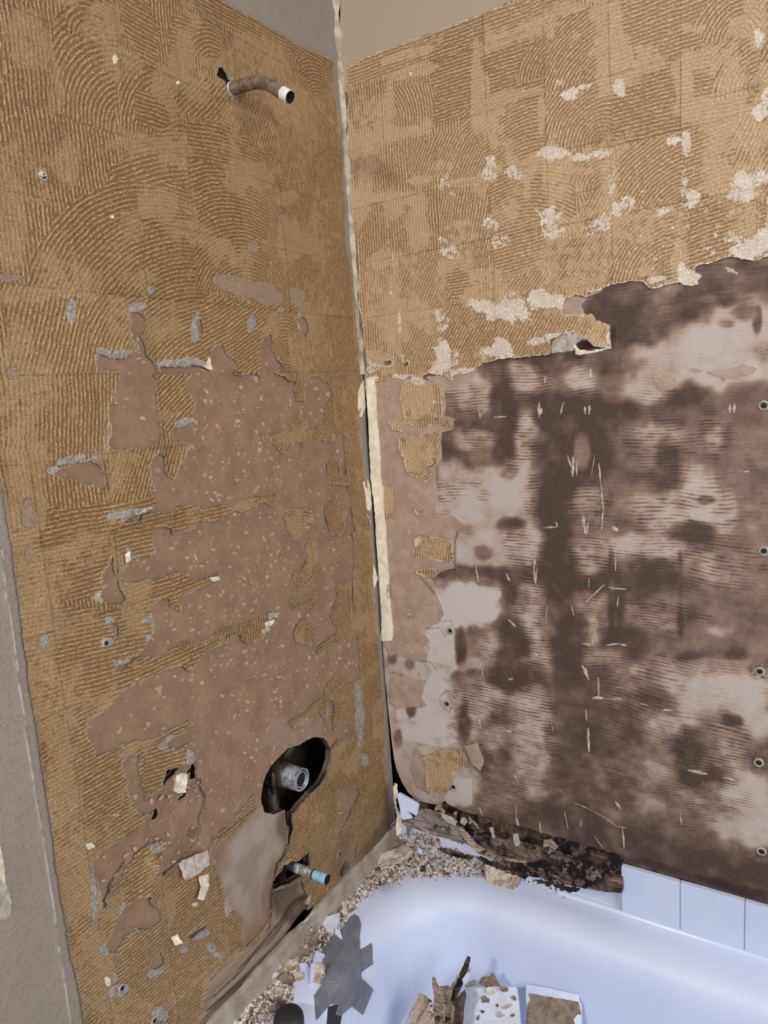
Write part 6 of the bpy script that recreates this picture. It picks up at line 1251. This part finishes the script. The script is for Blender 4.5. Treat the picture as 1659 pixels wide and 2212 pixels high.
CN = ['white plaster', 'brown board', 'tan plaster', 'white plaster', 'brown board', 'dark mouldy', 'white plaster', 'tan plaster', 'brown board', 'white plaster', 'tan plaster', 'white plaster']
ZL = ['between spout pipe and basin', 'between left wall and grey tape', 'on the rim at the bottom border', 'in the tub corner', 'on the ledge under the sill board', 'along the black crust']
for zi, (pts, n, s0, s1) in enumerate(zones):
    P = np.array(pts); lo, hi = P.min(0), P.max(0); k = 0; tries = 0
    while k < n and tries < 9000:
        tries += 1; x, y = R.uniform(lo[0], hi[0]), R.uniform(lo[1], hi[1])
        if poly_sdf(np.array([x]), np.array([y]), pts, 500.)[0] < 0: continue
        r = on_tub(x, y)
        if r is None: continue
        s = s0 + (s1 - s0) * R.random() ** 2.2
        kk = R.randrange(12)
        if s0 < .0021: kk = 5
        o = D.objects.new('plaster_crumb', chips[kk]); COL.objects.link(o); o.scale = (s, s, s)
        o.location = r[0] + Vector((0, 0, s * 0.30)); o.rotation_euler = (R.uniform(-.5, .5), R.uniform(-.5, .5), R.uniform(0, 6.3))
        zl = ZL[min(zi, 5)]; tag(o, '%s crumb in the rubble %s' % (CN[kk], zl), 'crumb', 'rubble crumbs ' + zl); k += 1; nch += 1
print('chips', nch)
V_, F_, MI = [], [], []; R2 = np.random.RandomState(8)
for pts, n, s0, s1 in zones[:5] + [(ck([(300,1300),(900,1290),(1300,1290),(1500,1340),(900,1400),(400,1480),(100,1600),(0,1550)]), 14, 0, 0), (rf([(80,1180),(300,1240),(420,1290),(600,1370),(300,1300),(60,1210)]), 5, 0, 0)]:
    P = np.array(pts); lo, hi = P.min(0), P.max(0); k = 0
    m = n * 75; X = lo + R2.rand(m, 2) * (hi - lo); ok = poly_sdf(X[:, 0], X[:, 1], pts, 500.) > (-8 if s0 else 0)
    for (x, y) in X[ok]:
        r = on_tub(x, y)
        if r is None: continue
        s = 0.0006 + (0.0042 if s0 else 0.0012) * R2.rand() ** 3.5; b = len(V_); c_ = np.array(r[0]) + np.array([0, 0, s * 0.3])
        q = (R2.rand(6, 3) * 2 - 1) * s * np.array([1, 1, .5]); q[0] = (0, 0, s * .8); q[1] = (0, 0, -s * .6); q[2] = (s, q[2][1] * .3, 0); q[3] = (q[3][0] * .3, s, 0); q[4] = (-s, q[4][1] * .3, 0); q[5] = (q[5][0] * .3, -s, 0)
        V_ += [c_ + v for v in q]; mi = R2.choice(4, p=[.42, .26, .22, .10])
        for t in ((0, 2, 3), (0, 3, 4), (0, 4, 5), (0, 5, 2), (1, 3, 2), (1, 4, 3), (1, 5, 4), (1, 2, 5)): F_.append((b + t[0], b + t[1], b + t[2])); MI.append(mi)
o = fast_mesh('plaster_grit', np.array(V_), np.array(F_), M_chip[0])
for m in M_chip[1:]: o.data.materials.append(m)
o.data.polygons.foreach_set('material_index', np.array(MI, dtype=np.int32)); o.data.polygons.foreach_set('use_smooth', np.zeros(len(F_), bool))
tag(o, 'fine plaster grit and dust scattered over the tub rim', 'grit', kind='stuff')
